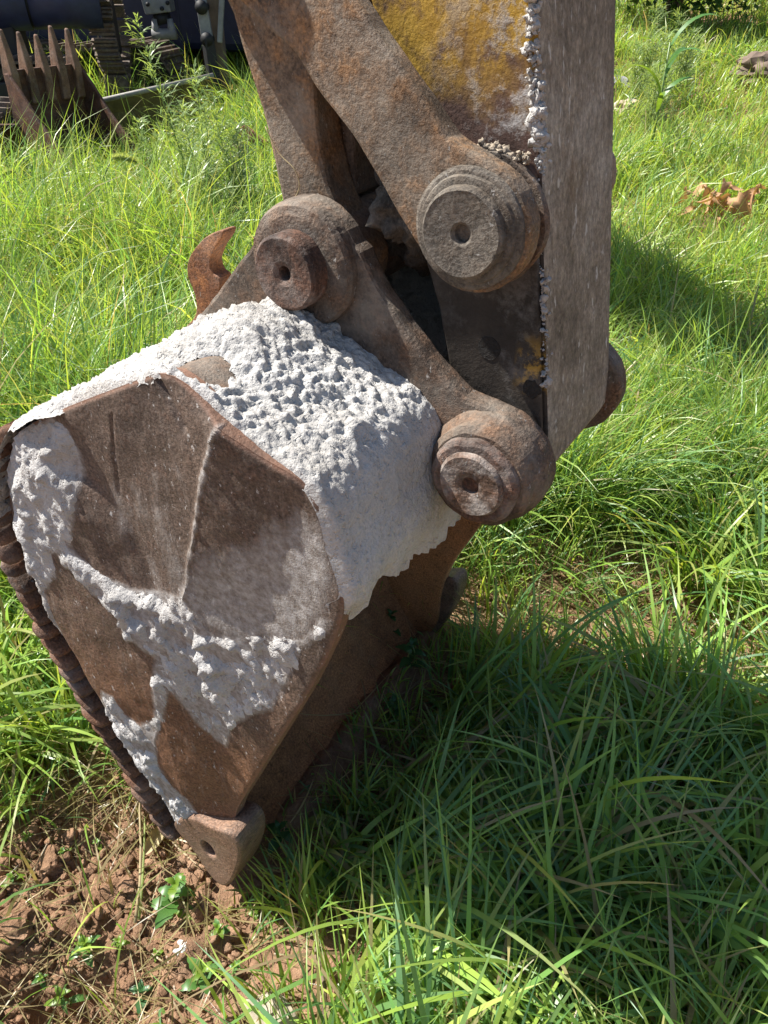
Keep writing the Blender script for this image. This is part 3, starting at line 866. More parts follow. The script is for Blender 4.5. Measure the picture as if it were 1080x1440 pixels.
# outline: round the arm pin, up the upper edge, round the upper joint, down the lower edge
up_side = gl_up[::-1]
glink = circ(AP, .071, ga+100-360, ga-78, 20)
glink = glink+up_side+circ(tuple(JP), .085, ga-75, ga+75, 14)+gl_low
glink_far = circ(AP, .056, ga+100-360, ga-78, 20)+[(u-.006, w) for u, w in up_side]+circ(tuple(JP), .085, ga-75, ga+75, 14)+gl_low
for near in (True, False):
    a, b = (GV0, GV1) if near else (mirror(GV1)-.012, mirror(GV0)-.012)
    f = (lambda v: v) if near else mirror
    gl = prism('guide_link', glink if near else glink_far, a, b, M['rust_link'], ARM, .005, .0015, 11)
    if not near: continue
    lathe('pin_collar', AP, [(0, f(.25)), (.066, f(.25)), (.0655, f(.241)), (.062, f(.239)), (.0585, f(.2385)), (.0568, f(.2345)), (.0535, f(.2335)), (0, f(.2335))], M['grey_cap'], gl, wob=.02, seed=3)
    lathe('pin_cap', AP, [(0, f(.236)), (.0495, f(.236)), (.0485, f(.225)), (.0455, f(.222)), (.042, f(.2225)), (.013, f(.2245)), (.0095, f(.228)), (.009, f(.245)), (0, f(.246))], M['grey_cap'], gl, wob=.02, seed=6)
    lathe('pin_cap', tuple(JP), [(0, f(.25)), (.05, f(.25)), (.05, f(.225)), (.046, f(.221)), (0, f(.221))], M['rust_cap'], gl)
HV0, HV1 = .290, .345
hl_left = pl(HV0, [(400, 300), (372, 171), (335, 52), (325, 15)])
hl_right = pl(HV0, [(444, 187), (462, 260), (478, 300)])
hlink = circ(BP, .068, 190, 372, 18)+hl_right[::-1]+[(.105, 1.48)]+circ(tuple(JP), .08, 0, 180, 12)+hl_left[::-1]
hb = prism('bucket_link', hlink, HV0, HV1, M['rust_link'], ARM, .006, .0015, 17)
hb2 = prism('bucket_link', hlink, mirror(HV1), mirror(HV0), M['rust_link'], ARM, .006, .0015, 19)
prism('cross_web', [(.06, 1.30), (.125, 1.29), (.10, 1.62), (.0, 1.62)], HV1+.001, mirror(HV1)-.001, M['rust_ear'], hb, .005)
lathe('link_tube', BP, [(0, .286), (.062, .286), (.062, .544), (0, .544)], M['rust_ear'], hb, wob=.03)
# ---- bucket cylinder rod behind the arm
d = Vector((JP[0], W/2, JP[1])); e = Vector((JP[0]-.42, W/2, JP[1]+1.35))
tube('cylinder_rod', [d, d.lerp(e, .25)], .04, M['grey_steel'], ARM, 20)
tube('cylinder_barrel', [d.lerp(e, .25), e], .065, M['arm_paint'], ARM, 24)
lathe('link_pin', tuple(JP), [(0, .24), (.042, .24), (.042, W-.24), (0, W-.24)], M['rust_cap'], ARM)
# loose grass stem caught on the bucket link
th_p = [(onv(x, y, .3)[0], .3+.01*k, onv(x, y, .3)[1]) for k, (x, y) in enumerate([(378, 185), (398, 222), (418, 243), (421, 262), (412, 282), (405, 292)])]

ico = bmesh.new(); bmesh.ops.create_icosphere(ico, subdivisions=5, radius=1)
iv = np.array([v.co[:] for v in ico.verts]); it = np.array([[v.index for v in f.verts] for f in ico.faces]); ico.free()
q = iv*(1+.28*fbm(iv, 1.6, 5, .6)[:, None])*[.062, .115, .085]
link('concrete_crust', fast_mesh('concrete_crust', q+[.213, W/2, 1.285], None, it), M['grey_cap'], arm_o)  # concrete lump coloured darker than the other crust, shade of the gap painted in

# weathered, slightly pitted surfaces on the turned parts
tex = bpy.data.textures.new('weathering', 'CLOUDS'); tex.noise_scale = .016; tex.noise_depth = 3
for o in list(bk.children)+[c for p in ARM.children for c in p.children]:
    if o.name.split('.')[0] in ('boss', 'pin_cap', 'boss_collar', 'pin_collar', 'joint_boss'):
        m = o.modifiers.new('fine', 'SUBSURF'); m.subdivision_type = 'SIMPLE'; m.levels = m.render_levels = 3
        d_ = o.modifiers.new('wear', 'DISPLACE'); d_.texture = tex; d_.texture_coords = 'LOCAL'; d_.strength = .0010; d_.mid_level = .5
# ================================================================== machines at the back of the yard
def frame_at(base, fwd):
    """matrix helper: x = to the right, y = forward, z up"""
    f = Vector((fwd[0], fwd[1], 0)).normalized(); r = Vector((f.y, -f.x, 0))
    return lambda a, b, c: Vector(base)+r*a+f*b+Vector((0, 0, c))

def quadprism(name, pts, thick, nrm, mat, parent, bev=.006):
    """flat polygon of 3D points thickened along nrm"""
    n = len(pts); P = [Vector(p) for p in pts]; d = Vector(nrm).normalized()*thick
    V = P+[p+d for p in P]
    F = [tuple(range(n)), tuple(range(2*n-1, n-1, -1))]+[(i, (i+1) % n, n+(i+1) % n, n+i) for i in range(n)]
    o = link(name, recalc(mesh(name, V, F)), mat, parent)
    return bevel(o, bev, 2) if bev else o

# ---- rusty bucket standing with its five teeth up
bb = WP(88, 215, 7.3)
rb = empty('rusty_bucket', (bb.x, bb.y, -.16), 0, 'dark rusty digger bucket standing with five teeth up, behind the grass at left', 'bucket')
inv = Vector((bb.x, bb.y, 0))
F_ = frame_at((0, 0, 0), (.80, -.60))       # forward = out of the mouth
wdt = .70
def side_prof(a, t):
    pts = [(-.02, .93), (.03, .93), (.16, .80), (.33, .60), (.55, .40), (.82, .22), (.92, .05), (.85, -.2), (.4, -.35), (.05, -.25), (-.06, .1), (-.05, .55)]
    return quadprism('side_plate', [F_(a, b, c) for b, c in pts], t, F_(1, 0, 0), M['bg_rust'], rb, .008)
side_prof(-wdt/2, .03); side_prof(wdt/2-.03, .03)
flo = [(-.02, .95), (.012, .95), (.0, .55), (-.01, .1), (.10, -.22), (.4, -.32), (.4, -.35), (.05, -.25), (-.06, .1), (-.05, .55)]
quadprism('floor_plate', [F_(-wdt/2+.03, b, c) for b, c in flo], wdt-.06, F_(1, 0, 0), M['bg_rust'], rb, .004)
for k in range(5):
    a = -wdt/2+.055+k*(wdt-.11)/4
    tp = [(-.05, .68), (.04, .70), (.06, .93), (.045, 1.04), (.012, 1.20), (-.015, 1.21), (-.055, 1.04), (-.075, .93)]
    tz = .03*math.sin(k*2.1)
    hw = [.040*(1-.62*max(0, c-.80)/.41) for b, c in tp]; m_ = len(tp)
    V = [F_(a-h, b, c+(tz if c > 1 else 0)) for h, (b, c) in zip(hw, tp)]+[F_(a+h, b, c+(tz if c > 1 else 0)) for h, (b, c) in zip(hw, tp)]
    F = [tuple(range(m_)), tuple(range(2*m_-1, m_-1, -1))]+[(i, (i+1) % m_, m_+(i+1) % m_, m_+i) for i in range(m_)]
    bevel(link('tooth', recalc(mesh('tooth', V, F)), M['bg_tooth'], rb), .012, 2)

# ---- dull yellow dozer blade with a worn pale top edge
p0 = WP(132, 146, 7.7); p1 = WP(300, 108, 8.3)
bl = empty('dozer_blade', (p0.x, p0.y, 0), 0, 'dull yellow dozer blade with worn pale top edge, right of the rusty bucket', 'blade')
q0 = Vector((0, 0, p0.z)); q1 = Vector((p1.x-p0.x, p1.y-p0.y, p1.z))
nrm = Vector((q1.y, -q1.x, 0)).normalized()
pts = []
prof = [(0, 0), (.05, -.12), (.07, -.3), (.05, -.5), (.0, -.62)]
V = []; F = []
for e in (q0, q1):
    for a, c in prof: V.append(e-nrm*a+Vector((0, 0, c)))
    for a, c in prof: V.append(e-nrm*(a+.03)+Vector((0, 0, c)))
n = len(prof)
for i in range(n-1):
    F += [(i, i+1, 2*n+i+1, 2*n+i), (n+i, 3*n+i, 3*n+i+1, n+i+1)]
F += [tuple(range(n))+tuple(range(2*n-1, n-1, -1)), tuple(range(3*n-1, 2*n-1, -1))+tuple(range(3*n, 4*n)), (0, 2*n, 3*n, n), (n-1, 2*n-1, 4*n-1, 3*n-1)]
link('blade_plate', recalc(mesh('blade_plate', V, F, False)), M['blade_yellow'], bl)
tube('top_edge', [q0+Vector((0, 0, .012)), q1+Vector((0, 0, .012))], .022, M['blade_edge'], bl, 14)

# ---- crawler excavator: tracks, frame, navy body and a boom added out of view to cast shade
EXC = empty('crawler_excavator', (-3.6, 10.5, 0), 0, 'navy crawler excavator with rusty tracks parked at the back left', 'excavator')
EO = Vector((-3.6, 10.5, 0))
def shoe_mesh(wd, ln):
    bm = bmesh.new()
    for (cx, cz, sx, sz) in ((0, 0, ln, .022), (-ln*.36, .025, .022, .05), (ln*.05, .02, .018, .036), (ln*.40, .02, .018, .036)):
        m = bmesh.ops.create_cube(bm, size=1)['verts']
        for v in m: v.co = Vector((v.co.x*sx+cx, v.co.y*wd, v.co.z*sz+cz))
    me = bpy.data.meshes.new('track_shoe'); bm.to_mesh(me); bm.free(); me.materials.append(M['track_steel']); return me
def track(center, direction, length, height, wd, parent, org, drop=0.):
    """a loop of shoes round two wheels with a frame between"""
    sm = shoe_mesh(wd, .17)
    d = Vector((direction[0], direction[1], 0)).normalized(); s = Vector((-d.y, d.x, 0))
    R = height/2; half = length/2-R
    path = []
    per = 4*half+2*math.pi*R; n = int(per/.175)
    root = None
    fr = box('track_frame', (0, 0, 0), (length-height*1.0, wd*.45, height*.42), M['black_steel'], parent, .03)
    fr.location = center-org; fr.rotation_euler = (0, 0, math.atan2(d.y, d.x))
    for e in (-1, 1):
        V = []; F = []; N = 24
        for yy in (-wd*.16, wd*.16):
            for k in range(N):
                a = 2*math.pi*k/N; rr = (R-.05)*(1 if k % 2 or e > 0 else .9)
                V.append((rr*math.cos(a), yy, rr*math.sin(a)))
        F = [tuple(range(N-1, -1, -1)), tuple(range(N, 2*N))]+[(k, (k+1) % N, N+(k+1) % N, N+k) for k in range(N)]
        wh = link('track_wheel', recalc(mesh('track_wheel', V, F)), M['black_steel'], parent)
        wh.location = center-org+d*half*e; wh.rotation_euler = (0, 0, math.atan2(d.y, d.x))
    for k in range(n):
        t = k/n*per
        if t < 2*half: a, c, ang = -half+t, R, 0
        elif t < 2*half+math.pi*R: b = (t-2*half)/R; a, c, ang = half+R*math.sin(b), R*math.cos(b), b
        elif t < 4*half+math.pi*R: a, c, ang = half-(t-2*half-math.pi*R), -R, math.pi
        else: b = (t-4*half-math.pi*R)/R; a, c, ang = -half-R*math.sin(b), -R*math.cos(b), math.pi+b
        if t < 2*half: c -= drop*math.sin(math.pi*t/(2*half))
        o = link('track_shoe', sm, None, parent)
        o.location = center-org+d*a+Vector((0, 0, c))
        o.rotation_euler = (Matrix.Rotation(math.atan2(d.y, d.x), 3, 'Z') @ Matrix.Rotation(ang, 3, 'Y')).to_euler()
tc = WP(255, 92, 9.4)
td = Vector((.97, -.24, 0)).normalized()
c1 = tc-td*1.25; c1.z = .40
track(c1, td, 2.5, .74, .46, EXC, EO, .05)
c2 = c1+Vector((.24, .97, 0))*1.75
track(c2, td, 2.5, .74, .46, EXC, EO, .05)
box('car_body', c1.lerp(c2, .5)-EO+Vector((0, 0, .12)), (1.1, 1.2, .35), M['black_steel'], EXC, .05, Matrix.Rotation(math.atan2(td.y, td.x), 3, 'Z'))
mc = c1.lerp(c2, .5)-EO
up = Matrix.Rotation(math.radians(-14), 3, 'Z')
body = box('upper_body', mc+Vector((1.0, .35, 1.25)), (5.2, 2.1, 1.95), M['navy'], EXC, .08, up)
# rounded counterweight at the left end
V = []; F = []; N = 18
for k in range(N):
    a = math.pi*(.5+k/(N-1))
    for zz in (.62, .74, 1.5, 1.65):
        r = 1.0 if .7 < zz < 1.6 else .9
        V.append(mc+Vector((-1.30+.42*r*math.cos(a), .25+1.12*r*math.sin(a), zz)))
for k in range(N-1):
    for j in range(3): F.append((k*4+j, k*4+j+1, (k+1)*4+j+1, (k+1)*4+j))
F += [tuple(k*4 for k in range(N)), tuple(k*4+3 for k in range(N-1, -1, -1))]
link('counterweight', recalc(mesh('counterweight', V, F, False)), M['navy_light'], EXC)
box('cab', mc+Vector((.85, -.35, 2.35)), (1.5, 1.0, 1.5), M['navy'], EXC, .06, up)
for sx in (-.36, .36):
    box('cab_window', mc+Vector((.85+sx, -.35-.60-sx*.25, 2.5)), (.6, .02, .8), M['black_steel'], EXC, .01, up)
# boom and stick added out of view, aimed and widened to shade the meadow
b0 = mc+Vector((.9, -.6, 1.5)); b1 = Vector((-2.5, 7.6, 4.1))-EO; b2 = Vector((-.85, 4.0, 3.5))-EO; b3 = Vector((.45, 3.3, 3.0))-EO 
def beam(name, a, b, w0, w1, wd, mat, parent):
    a = Vector(a); b = Vector(b); t = (b-a).normalized(); s = t.cross(Vector((0, 0, 1))).normalized(); n = s.cross(t)
    V = []
    for p, w in ((a, w0), (b, w1)):
        for i, j in ((-1, -1), (1, -1), (1, 1), (-1, 1)): V.append(p+s*i*wd/2+n*j*w/2)
    F = [(3, 2, 1, 0), (4, 5, 6, 7)]+[(i, (i+1) % 4, 4+(i+1) % 4, 4+i) for i in range(4)]
    return bevel(link(name, recalc(mesh(name, V, F)), mat, parent), .01)
beam('shade_boom', b0, b1, .45, .5, .38, M['navy'], EXC)
beam('shade_boom', b1, b2, .5, .5, .38, M['navy'], EXC)
beam('shade_stick', b2+Vector((0, 0, .1)), b3, .75, .65, .5, M['navy'], EXC)

# ---- navy drum lying in front of the tracks at the far left
d0 = WP(-120, 2, 8.2); d1 = WP(139, 0, 8.6)
dr = empty('steel_drum', (d0.x, d0.y, 0), 0, 'long navy steel cylinder lying across the top left corner', 'cylinder')
dd = Vector((d0.x, d0.y, 0))
tube('drum_body', [d0-dd, d0.lerp(d1, .60)-dd], .235, M['navy_light'], dr, 28)
tube('drum_sleeve', [d0.lerp(d1, .615)-dd, d1-dd], .225, M['navy_light'], dr, 28)
tube('drum_band', [d0.lerp(d1, .60)-dd, d0.lerp(d1, .615)-dd], .215, M['black_steel'], dr, 28)
for q in (.1, .7):
    c = d0.lerp(d1, q*.6)-dd
    box('cradle', (c.x, c.y+.05, c.z/2-.12), (.3, .3, c.z-.1), M['black_steel'], dr, .02)

# ---- end of another track standing by the drum
tq = WP(150, 22, 9.0)
T2 = empty('crawler_track', (tq.x, tq.y, 0), 0, 'rusty crawler track end standing beside the navy cylinder', 'track')
sm2 = shoe_mesh(.24, .10)
R = .36
for k in range(18):
    a = 2*math.pi*k/18
    o = link('track_shoe', sm2, None, T2)
    o.location = (0, -R*.6*math.cos(a), tq.z+R*1.0*math.sin(a)-.10)
    o.rotation_euler = (Matrix.Rotation(math.pi/2-a, 3, 'X') @ Matrix.Rotation(math.pi/2, 3, 'Z')).to_euler()
box('hub', (0, 0, tq.z-.10), (.14, .26, .5), M['black_steel'], T2, .05)
box('stand', (0, 0, (tq.z-.5)/2), (.24, .2, max(tq.z-.5, .1)), M['track_steel'], T2, .02)

# ---- rusty shoes of a track lying at the left edge
tl = WP(8, 168, 6.9)
T3 = empty('track_chain', (tl.x, tl.y, 0), 0, 'short rusty track chain lying at the left edge, its bars catching sun', 'track')
sm3 = shoe_mesh(.42, .16)
for k in range(6):
    o = link('track_shoe', sm3, None, T3)
    o.location = (-.28+.01*k, -.30+k*.155, tl.z-.02+.015*k); o.rotation_euler = (.06, .03, math.pi/2+.12)
box('packing', (-.3, .12, tl.z/2-.06), (.36, .9, max(tl.z-.12, .05)), M['bg_rust'], T3, .02)
tl2 = WP(20, 88, 8.0)
T4 = empty('track_chain', (tl2.x, tl2.y, 0), 0, 'grey track chain in the shade under the navy cylinder', 'track')
for k in range(7):
    o = link('track_shoe', shoe_mesh(.42, .16) if k == 0 else o.data, None, T4)
    o.location = (-.62+k*.165, .2, tl2.z); o.rotation_euler = (0, 0, .05)
box('chain_link', (-.1, .2, tl2.z-.10), (1.2, .22, .12), M['black_steel'], T4, .02)
box('packing', (-.1, .2, (tl2.z-.16)/2), (1.0, .3, max(tl2.z-.16, .05)), M['black_steel'], T4, .02)

# ---- rusty flat beam across, behind the track
r0 = WP(170, 43, 10.3); r1 = WP(300, 47, 10.1)
RB = empty('rusty_beam', (r0.x, r0.y, 0), 0, 'thin reddish rusty beam lying level behind the track', 'beam')
ro = Vector((r0.x, r0.y, 0))
beam('beam', r0-ro, r1-ro, .07, .07, .14, M['rust_hook'], RB)
for q in (.08, .9):
    c = r0.lerp(r1, q)-ro
    box('post', (c.x, c.y, c.z/2-.03), (.1, .1, c.z-.06), M['bg_rust'], RB, .01)

# ---- grey hydraulic cylinder end hanging from above
h0 = WP(222, -30, 9.2); h1 = WP(226, 18, 9.2); h2 = WP(231, 34, 9.2)
HC = empty('hydraulic_cylinder', (h1.x, h1.y, 0), 0, 'pale grey hydraulic cylinder with black clevis end pointing down', 'cylinder')
ho = Vector((h1.x, h1.y, 0))
beam('bracket', h0-ro+ro-ho+Vector((-.08, 0, .35)), h1-ho, .34, .26, .22, M['grey_steel'], HC)
tube('rod_eye', [h1-ho, h2-ho], .085, M['black_steel'], HC, 18)
for s in (-1, 1):
    tube('clevis', [h2-ho+Vector((s*.075, -.05, .05)), h2-ho+Vector((s*.085, -.05, -.12))], [.03, .05], M['grey_steel'], HC, 12)
tube('clevis_pin', [h2-ho+Vector((-.12, -.05, -.08)), h2-ho+Vector((.12, -.05, -.08))], .05, M['grey_steel'], HC, 14)
for (x, y) in ((208, 6), (228, 12), (236, 4)):
    p = WP(x, y, 9.06)-ho
    tube('bolt', [p, p+Vector((0, -.02, 0))], .02, M['black_steel'], HC, 8)
box('stand_arm', (h0.x-ho.x-.10, .35, h0.z+.45), (.3, .9, .3), M['navy'], HC, .03)
box('stand_post', (h0.x-ho.x-.10, .75, (h0.z+.45)/2), (.26, .26, h0.z+.45), M['navy'], HC, .02)

# ---- brown upright post and the grey linkage beside it
pz = WP(303, 60, 9.0)
PO = empty('upright_post', (pz.x, pz.y, 0), 0, 'brown weathered upright post beside the grey linkage', 'post')
beam('post', (0, 0, 0), (0.02, 0, 3.2), .16, .16, .16, M['brown_post'], PO)
box('base_plate', (0, 0, .05), (.3, .3, .1), M['bg_rust'], PO, .01)
l0 = WP(281, -10, 8.8); l1 = WP(292, 55, 8.8)
LK = empty('steel_linkage', (l0.x, l0.y, 0), 0, 'grey steel linkage bar leaning against the brown post', 'linkage')
lo_ = Vector((l0.x, l0.y, 0))
lb = (l1-l0).normalized()
beam('bar', l0-lo_-lb*.6, l1-lo_, .09, .11, .06, M['grey_steel'], LK)
beam('bar', WP(313, -20, 8.8)-lo_, WP(309, 60, 8.8)-lo_, .05, .05, .05, M['grey_steel'], LK)
for p in (l0.lerp(l1, .3), l1):
    q = p-lo_
    tube('joint', [q+Vector((0, -.06, 0)), q+Vector((0, .06, 0))], .06, M['black_steel'], LK, 16)
beam('leg', l1-lo_, Vector((l1.x-lo_.x+.03, 0.02, 0)), .1, .12, .1, M['black_steel'], LK)

# ---- bent rusty yellow plate behind the weeds by the arm
bp0 = WP(345, 175, 6.0)
BP_ = empty('bent_sheet', (bp0.x, bp0.y, 0), 0, 'bent rusty yellow panel leaning in the weeds beside the bucket link', 'panel')
quadprism('panel', [(-.28, .1, .0), (.05, -.05, .0), (.12, 0, .42), (-.02, .08, .55), (-.1, .12, .50)], .02, (.4, .9, .1), M['blade_yellow'], BP_, .006)
quadprism('torn_edge', [(-.1, .10, .50), (-.02, .06, .56), (.14, -.02, .46), (.12, .0, .40)], .03, (.4, .9, .1), M['rust_hook'], BP_, .006)
# ================================================================== grass
def bucket_limit(x, y):
    """free height above the ground under and inside the bucket"""
    u, v = to_machine(x, y)
    lim = np.full(np.shape(x), 9.)
    inb = (v > -.07) & (v < W+.05)
    lo = np.interp(u, [-.45, -.36, -.30, -.2, -.1, -.03, .10, .2, .3, .42], [9, .50, .34, .20, .04, .0, .10, .24, .36, 9])
    lim = np.where(inb, lo, lim)
    # keep blades off the plate face
    face = (v > -.22) & (v <= -.07) & (u > -.42) & (u < .34)
    lim = np.where(face, np.minimum(lim, .16), lim)
    return lim

def build_blades(base, head, length, width, th0, curl, tint, K, droop=1.25, twist=None):
    n = len(base)
    s = np.linspace(0, 1, K+1)
    ds = 1./K
    sm = (s[:-1]+s[1:])/2
    ang = th0[:, None]+curl[:, None]*sm[None]**droop
    hx = np.concatenate([np.zeros((n, 1)), np.cumsum(np.sin(ang)*ds, 1)], 1)*length[:, None]
    hz = np.concatenate([np.zeros((n, 1)), np.cumsum(np.cos(ang)*ds, 1)], 1)*length[:, None]
    tw = np.zeros((n, K+1)) if twist is None else twist[:, None]*s[None]
    hd = head[:, None]+tw*.6
    cx = base[:, 0:1]+np.cos(head)[:, None]*hx; cy = base[:, 1:2]+np.sin(head)[:, None]*hx
    sway = (tw*.12)*length[:, None]*s[None]
    cx = cx-np.sin(head)[:, None]*sway; cy = cy+np.cos(head)[:, None]*sway
    cz = base[:, 2:3]+hz
    prof = np.minimum(1., .55+1.6*s)*(1-s**2.6)
    wd = width[:, None]*prof[None]*.5
    px, py = -np.sin(hd), np.cos(hd)
    tilt = np.sin(tw*1.2+.35)
    V = np.empty((n, 2*K+1, 3), np.float32)
    for j in range(K):
        V[:, 2*j, 0] = cx[:, j]-px[:, j]*wd[:, j]; V[:, 2*j, 1] = cy[:, j]-py[:, j]*wd[:, j]; V[:, 2*j, 2] = cz[:, j]-tilt[:, j if tilt.shape[1] > 1 else 0]*wd[:, j]
        V[:, 2*j+1, 0] = cx[:, j]+px[:, j]*wd[:, j]; V[:, 2*j+1, 1] = cy[:, j]+py[:, j]*wd[:, j]; V[:, 2*j+1, 2] = cz[:, j]+tilt[:, j if tilt.shape[1] > 1 else 0]*wd[:, j]
    V[:, 2*K, 0] = cx[:, K]; V[:, 2*K, 1] = cy[:, K]; V[:, 2*K, 2] = cz[:, K]
    nv = 2*K+1
    b = (np.arange(n)*nv)[:, None]
    q = np.concatenate([np.stack([b[:, 0]+2*j, b[:, 0]+2*j+1, b[:, 0]+2*j+3, b[:, 0]+2*j+2], 1) for j in range(K-1)]) if K > 1 else None
    t = np.stack([b[:, 0]+2*K-2, b[:, 0]+2*K-1, b[:, 0]+2*K], 1)
    C = np.ones((n, nv, 4), np.float32)
    C[:, :, :3] = tint[:, None, :]
    if n > 40 or K > 5:
        dry = (RNG.uniform(size=n) < .13)[:, None]*np.clip((np.repeat(s, 2)[:nv]-.45)/.55, 0, 1)[None]*RNG.uniform(.3, 1, (n, 1))
        C[:, :, :3] = C[:, :, :3]*(1-dry[..., None])+np.array([.42, .36, .16])*dry[..., None]
    return V.reshape(-1, 3), q, t, C.reshape(-1, 4)

def grass_object(name, sets, label, mat=None):
    V = []; Q = []; T = []; C = []; off = 0
    for v, q, t, c in sets:
        V.append(v); C.append(c); Q.append(q+off); T.append(t+off); off += len(v)
    me = fast_mesh(name, np.concatenate(V), np.concatenate(Q), np.concatenate(T), True)
    a = me.color_attributes.new('tint', 'FLOAT_COLOR', 'POINT')
    a.data.foreach_set('color', np.concatenate(C).ravel())
    return tag(link(name, me, mat or M['grass']), label, 'grass', kind='stuff')

PAL = np.array([[.275, .395, .07], [.225, .36, .066], [.15, .285, .075], [.36, .445, .10], [.115, .235, .09]])
STRAW = np.array([[.40, .33, .17], [.34, .27, .15], [.30, .28, .12]])
def tints(n, wts, straw):
    k = RNG.choice(len(PAL), n, p=np.array(wts)/sum(wts))
    c = PAL[k]*RNG.uniform(.78, 1.25, (n, 1))*RNG.uniform(.93, 1.07, (n, 3))
    st = RNG.uniform(size=n) < straw
    c[st] = STRAW[RNG.integers(0, 3, st.sum())]*RNG.uniform(.7, 1.2, (st.sum(), 1))
    return c

def scatter(y0, y1, dens, per, spread, extra=1.1, wid=.62):
    """tufts: centre points with several blades each"""
    area = (y1-y0)*(wid*(y0+y1)+2*extra)
    n = int(area*dens/per)
    y = RNG.uniform(y0, y1, n*2); x = RNG.uniform(-1, 1, n*2)*(wid*y1+extra)
    k = np.abs(x) < wid*y+extra
    x, y = x[k][:n], y[k][:n]
    m = RNG.poisson(per, len(x))+1
    tx = np.repeat(x, m); ty = np.repeat(y, m); hd = np.repeat(RNG.uniform(0, 6.283, len(x)), m); hf = np.repeat(RNG.uniform(.75, 1.2, len(x)), m)
    N = len(tx)
    return tx+RNG.normal(0, spread, N), ty+RNG.normal(0, spread, N), hd, hf, N

sets = []
bands = [(.2, 1.2, 3600, 22, .022, 6), (1.2, 2.6, 4300, 20, .026, 6), (2.6, 4.6, 2900, 16, .04, 5), (4.6, 8, 1250, 12, .06, 4), (8, 13, 560, 8, .09, 4), (13, 21, 330, 6, .14, 3), (21, 60, 26, 6, .3, 3)]
for (y0, y1, dens, per, spr, K) in bands:
    x, y, hd, hf, N = scatter(y0, y1, dens, per, spr)
    dm = dirt_mask(x, y); tm = thin_mask(x, y)
    patch = fbm(p3(x, y), 1.1, 3)
    keep = RNG.uniform(size=N) > np.maximum(dm*.91, tm*.80)
    keep &= RNG.uniform(size=N) < np.clip(.75+.5*patch, .35, 1)
    x, y, hd, hf, tm, patch = x[keep], y[keep], hd[keep], hf[keep], tm[keep], patch[keep]; N = len(x)
    yc = (y0+y1)/2
    left = sstep(.2, -.5, x)*sstep(1.2, 2.0, y)
    ht = (.25+.22*left+.12*patch)*hf*np.where(y < 1.3, 1.0, 1.)
    ht = ht*np.where(y > 1.9, 1.4, 1)*(1-.55*tm)
    ht = ht*np.where((y > 5.6) & (y < 8.6) & (x > -4.6) & (x < -1.5), .5, 1.)
    ln = ht*RNG.uniform(.55, 1.35, N)
    lim = bucket_limit(x, y)
    ln = np.minimum(ln, lim/.9)
    ok = ln > .035
    x, y, hd, hf, ln, tm = x[ok], y[ok], hd[ok], hf[ok], ln[ok], tm[ok]; N = len(x)
    head = hd+RNG.normal(0, .9, N)
    wmul = np.clip(1+(y-2.5)*.16, 1, 3.2)
    wd = RNG.uniform(.003, .0078, N)*wmul
    z = gz(x, y)-.01
    th0 = np.abs(RNG.normal(.12, .22, N)); cu = RNG.uniform(.3, 1.9, N)
    tint = tints(N, (5, 4, 2.5, 2.5, .8) if yc > 2 else (3, 4, 4, 1.5, 2), .05 if yc > 1.2 else .09)
    sets.append(build_blades(np.stack([x, y, z], 1), head, ln, wd, th0, cu, tint, K, twist=RNG.normal(0, .7, N)))
grass_object('meadow_grass', sets, 'bright green meadow grass covering the yard around the machines')

# long arching blades in tufts in front of the bucket and at its sides
sets = []
tufts = []
for k in range(230):
    x = RNG.uniform(-.15, 1.35); y = RNG.uniform(.30, 1.35)
    if x > .85*y+.35 or dirt_mask(np.array([x]), np.array([y]))[0] > .25: continue
    if thin_mask(np.array([x]), np.array([y]))[0] > .55: continue
    tufts.append((x, y, RNG.uniform(.28, .5), 0))
for k in range(150):
    x = RNG.uniform(.5, 2.6); y = RNG.uniform(1.5, 3.4)
    if thin_mask(np.array([x]), np.array([y]))[0] > .6: continue
    tufts.append((x, y, RNG.uniform(.32, .5), 1))
for k in range(60):
    x = RNG.uniform(-1.3, -.62); y = RNG.uniform(1.08, 1.8)
    tufts.append((x, y, RNG.uniform(.25, .42), 2))
for k in range(330):
    x = RNG.uniform(-3.6, .3); y = RNG.uniform(2.0, 5.6)
    tufts.append((x, y, RNG.uniform(.4, .72), 2))
for (x, y, L_, kind) in tufts:
    n = int(RNG.integers(12, 26))
    lean = RNG.uniform(0, 6.283)
    hd = lean+RNG.normal(0, .75, n)
    px = x+RNG.normal(0, .018, n); py = y+RNG.normal(0, .018, n)
    ln = np.minimum(L_*RNG.uniform(.6, 1.25, n), bucket_limit(px, py)/.8)
    # do not let long blades reach through the bucket
    tipx = px+np.cos(hd)*ln*.7; tipy = py+np.sin(hd)*ln*.7
    ln = np.where(bucket_limit(tipx, tipy) < .3, ln*.45, ln)
    ok = ln > .05
    n = int(ok.sum())
    if n == 0: continue
    px, py, hd, ln = px[ok], py[ok], hd[ok], ln[ok]
    wts = {0: (2, 4, 5, .8, 2.5), 1: (4, 4, 3, 2, 1), 2: (5, 4, 2, 3, .5)}[kind]
    sets.append(build_blades(np.stack([px, py, gz(px, py)-.01], 1), hd, ln, RNG.uniform(.006, .0135 if kind == 0 else .0115, n), np.abs(RNG.normal(.3, .25, n)), RNG.uniform(.7, 2.0, n), tints(n, wts, .10 if kind == 0 else .05)*(np.array([1.12, 1.1, 1.2]) if kind == 0 else 1.), 9, 1.1, RNG.normal(0, .6, n)))
grass_object('long_grass', sets, 'long arching grass blades lying in tufts beside the bucket')

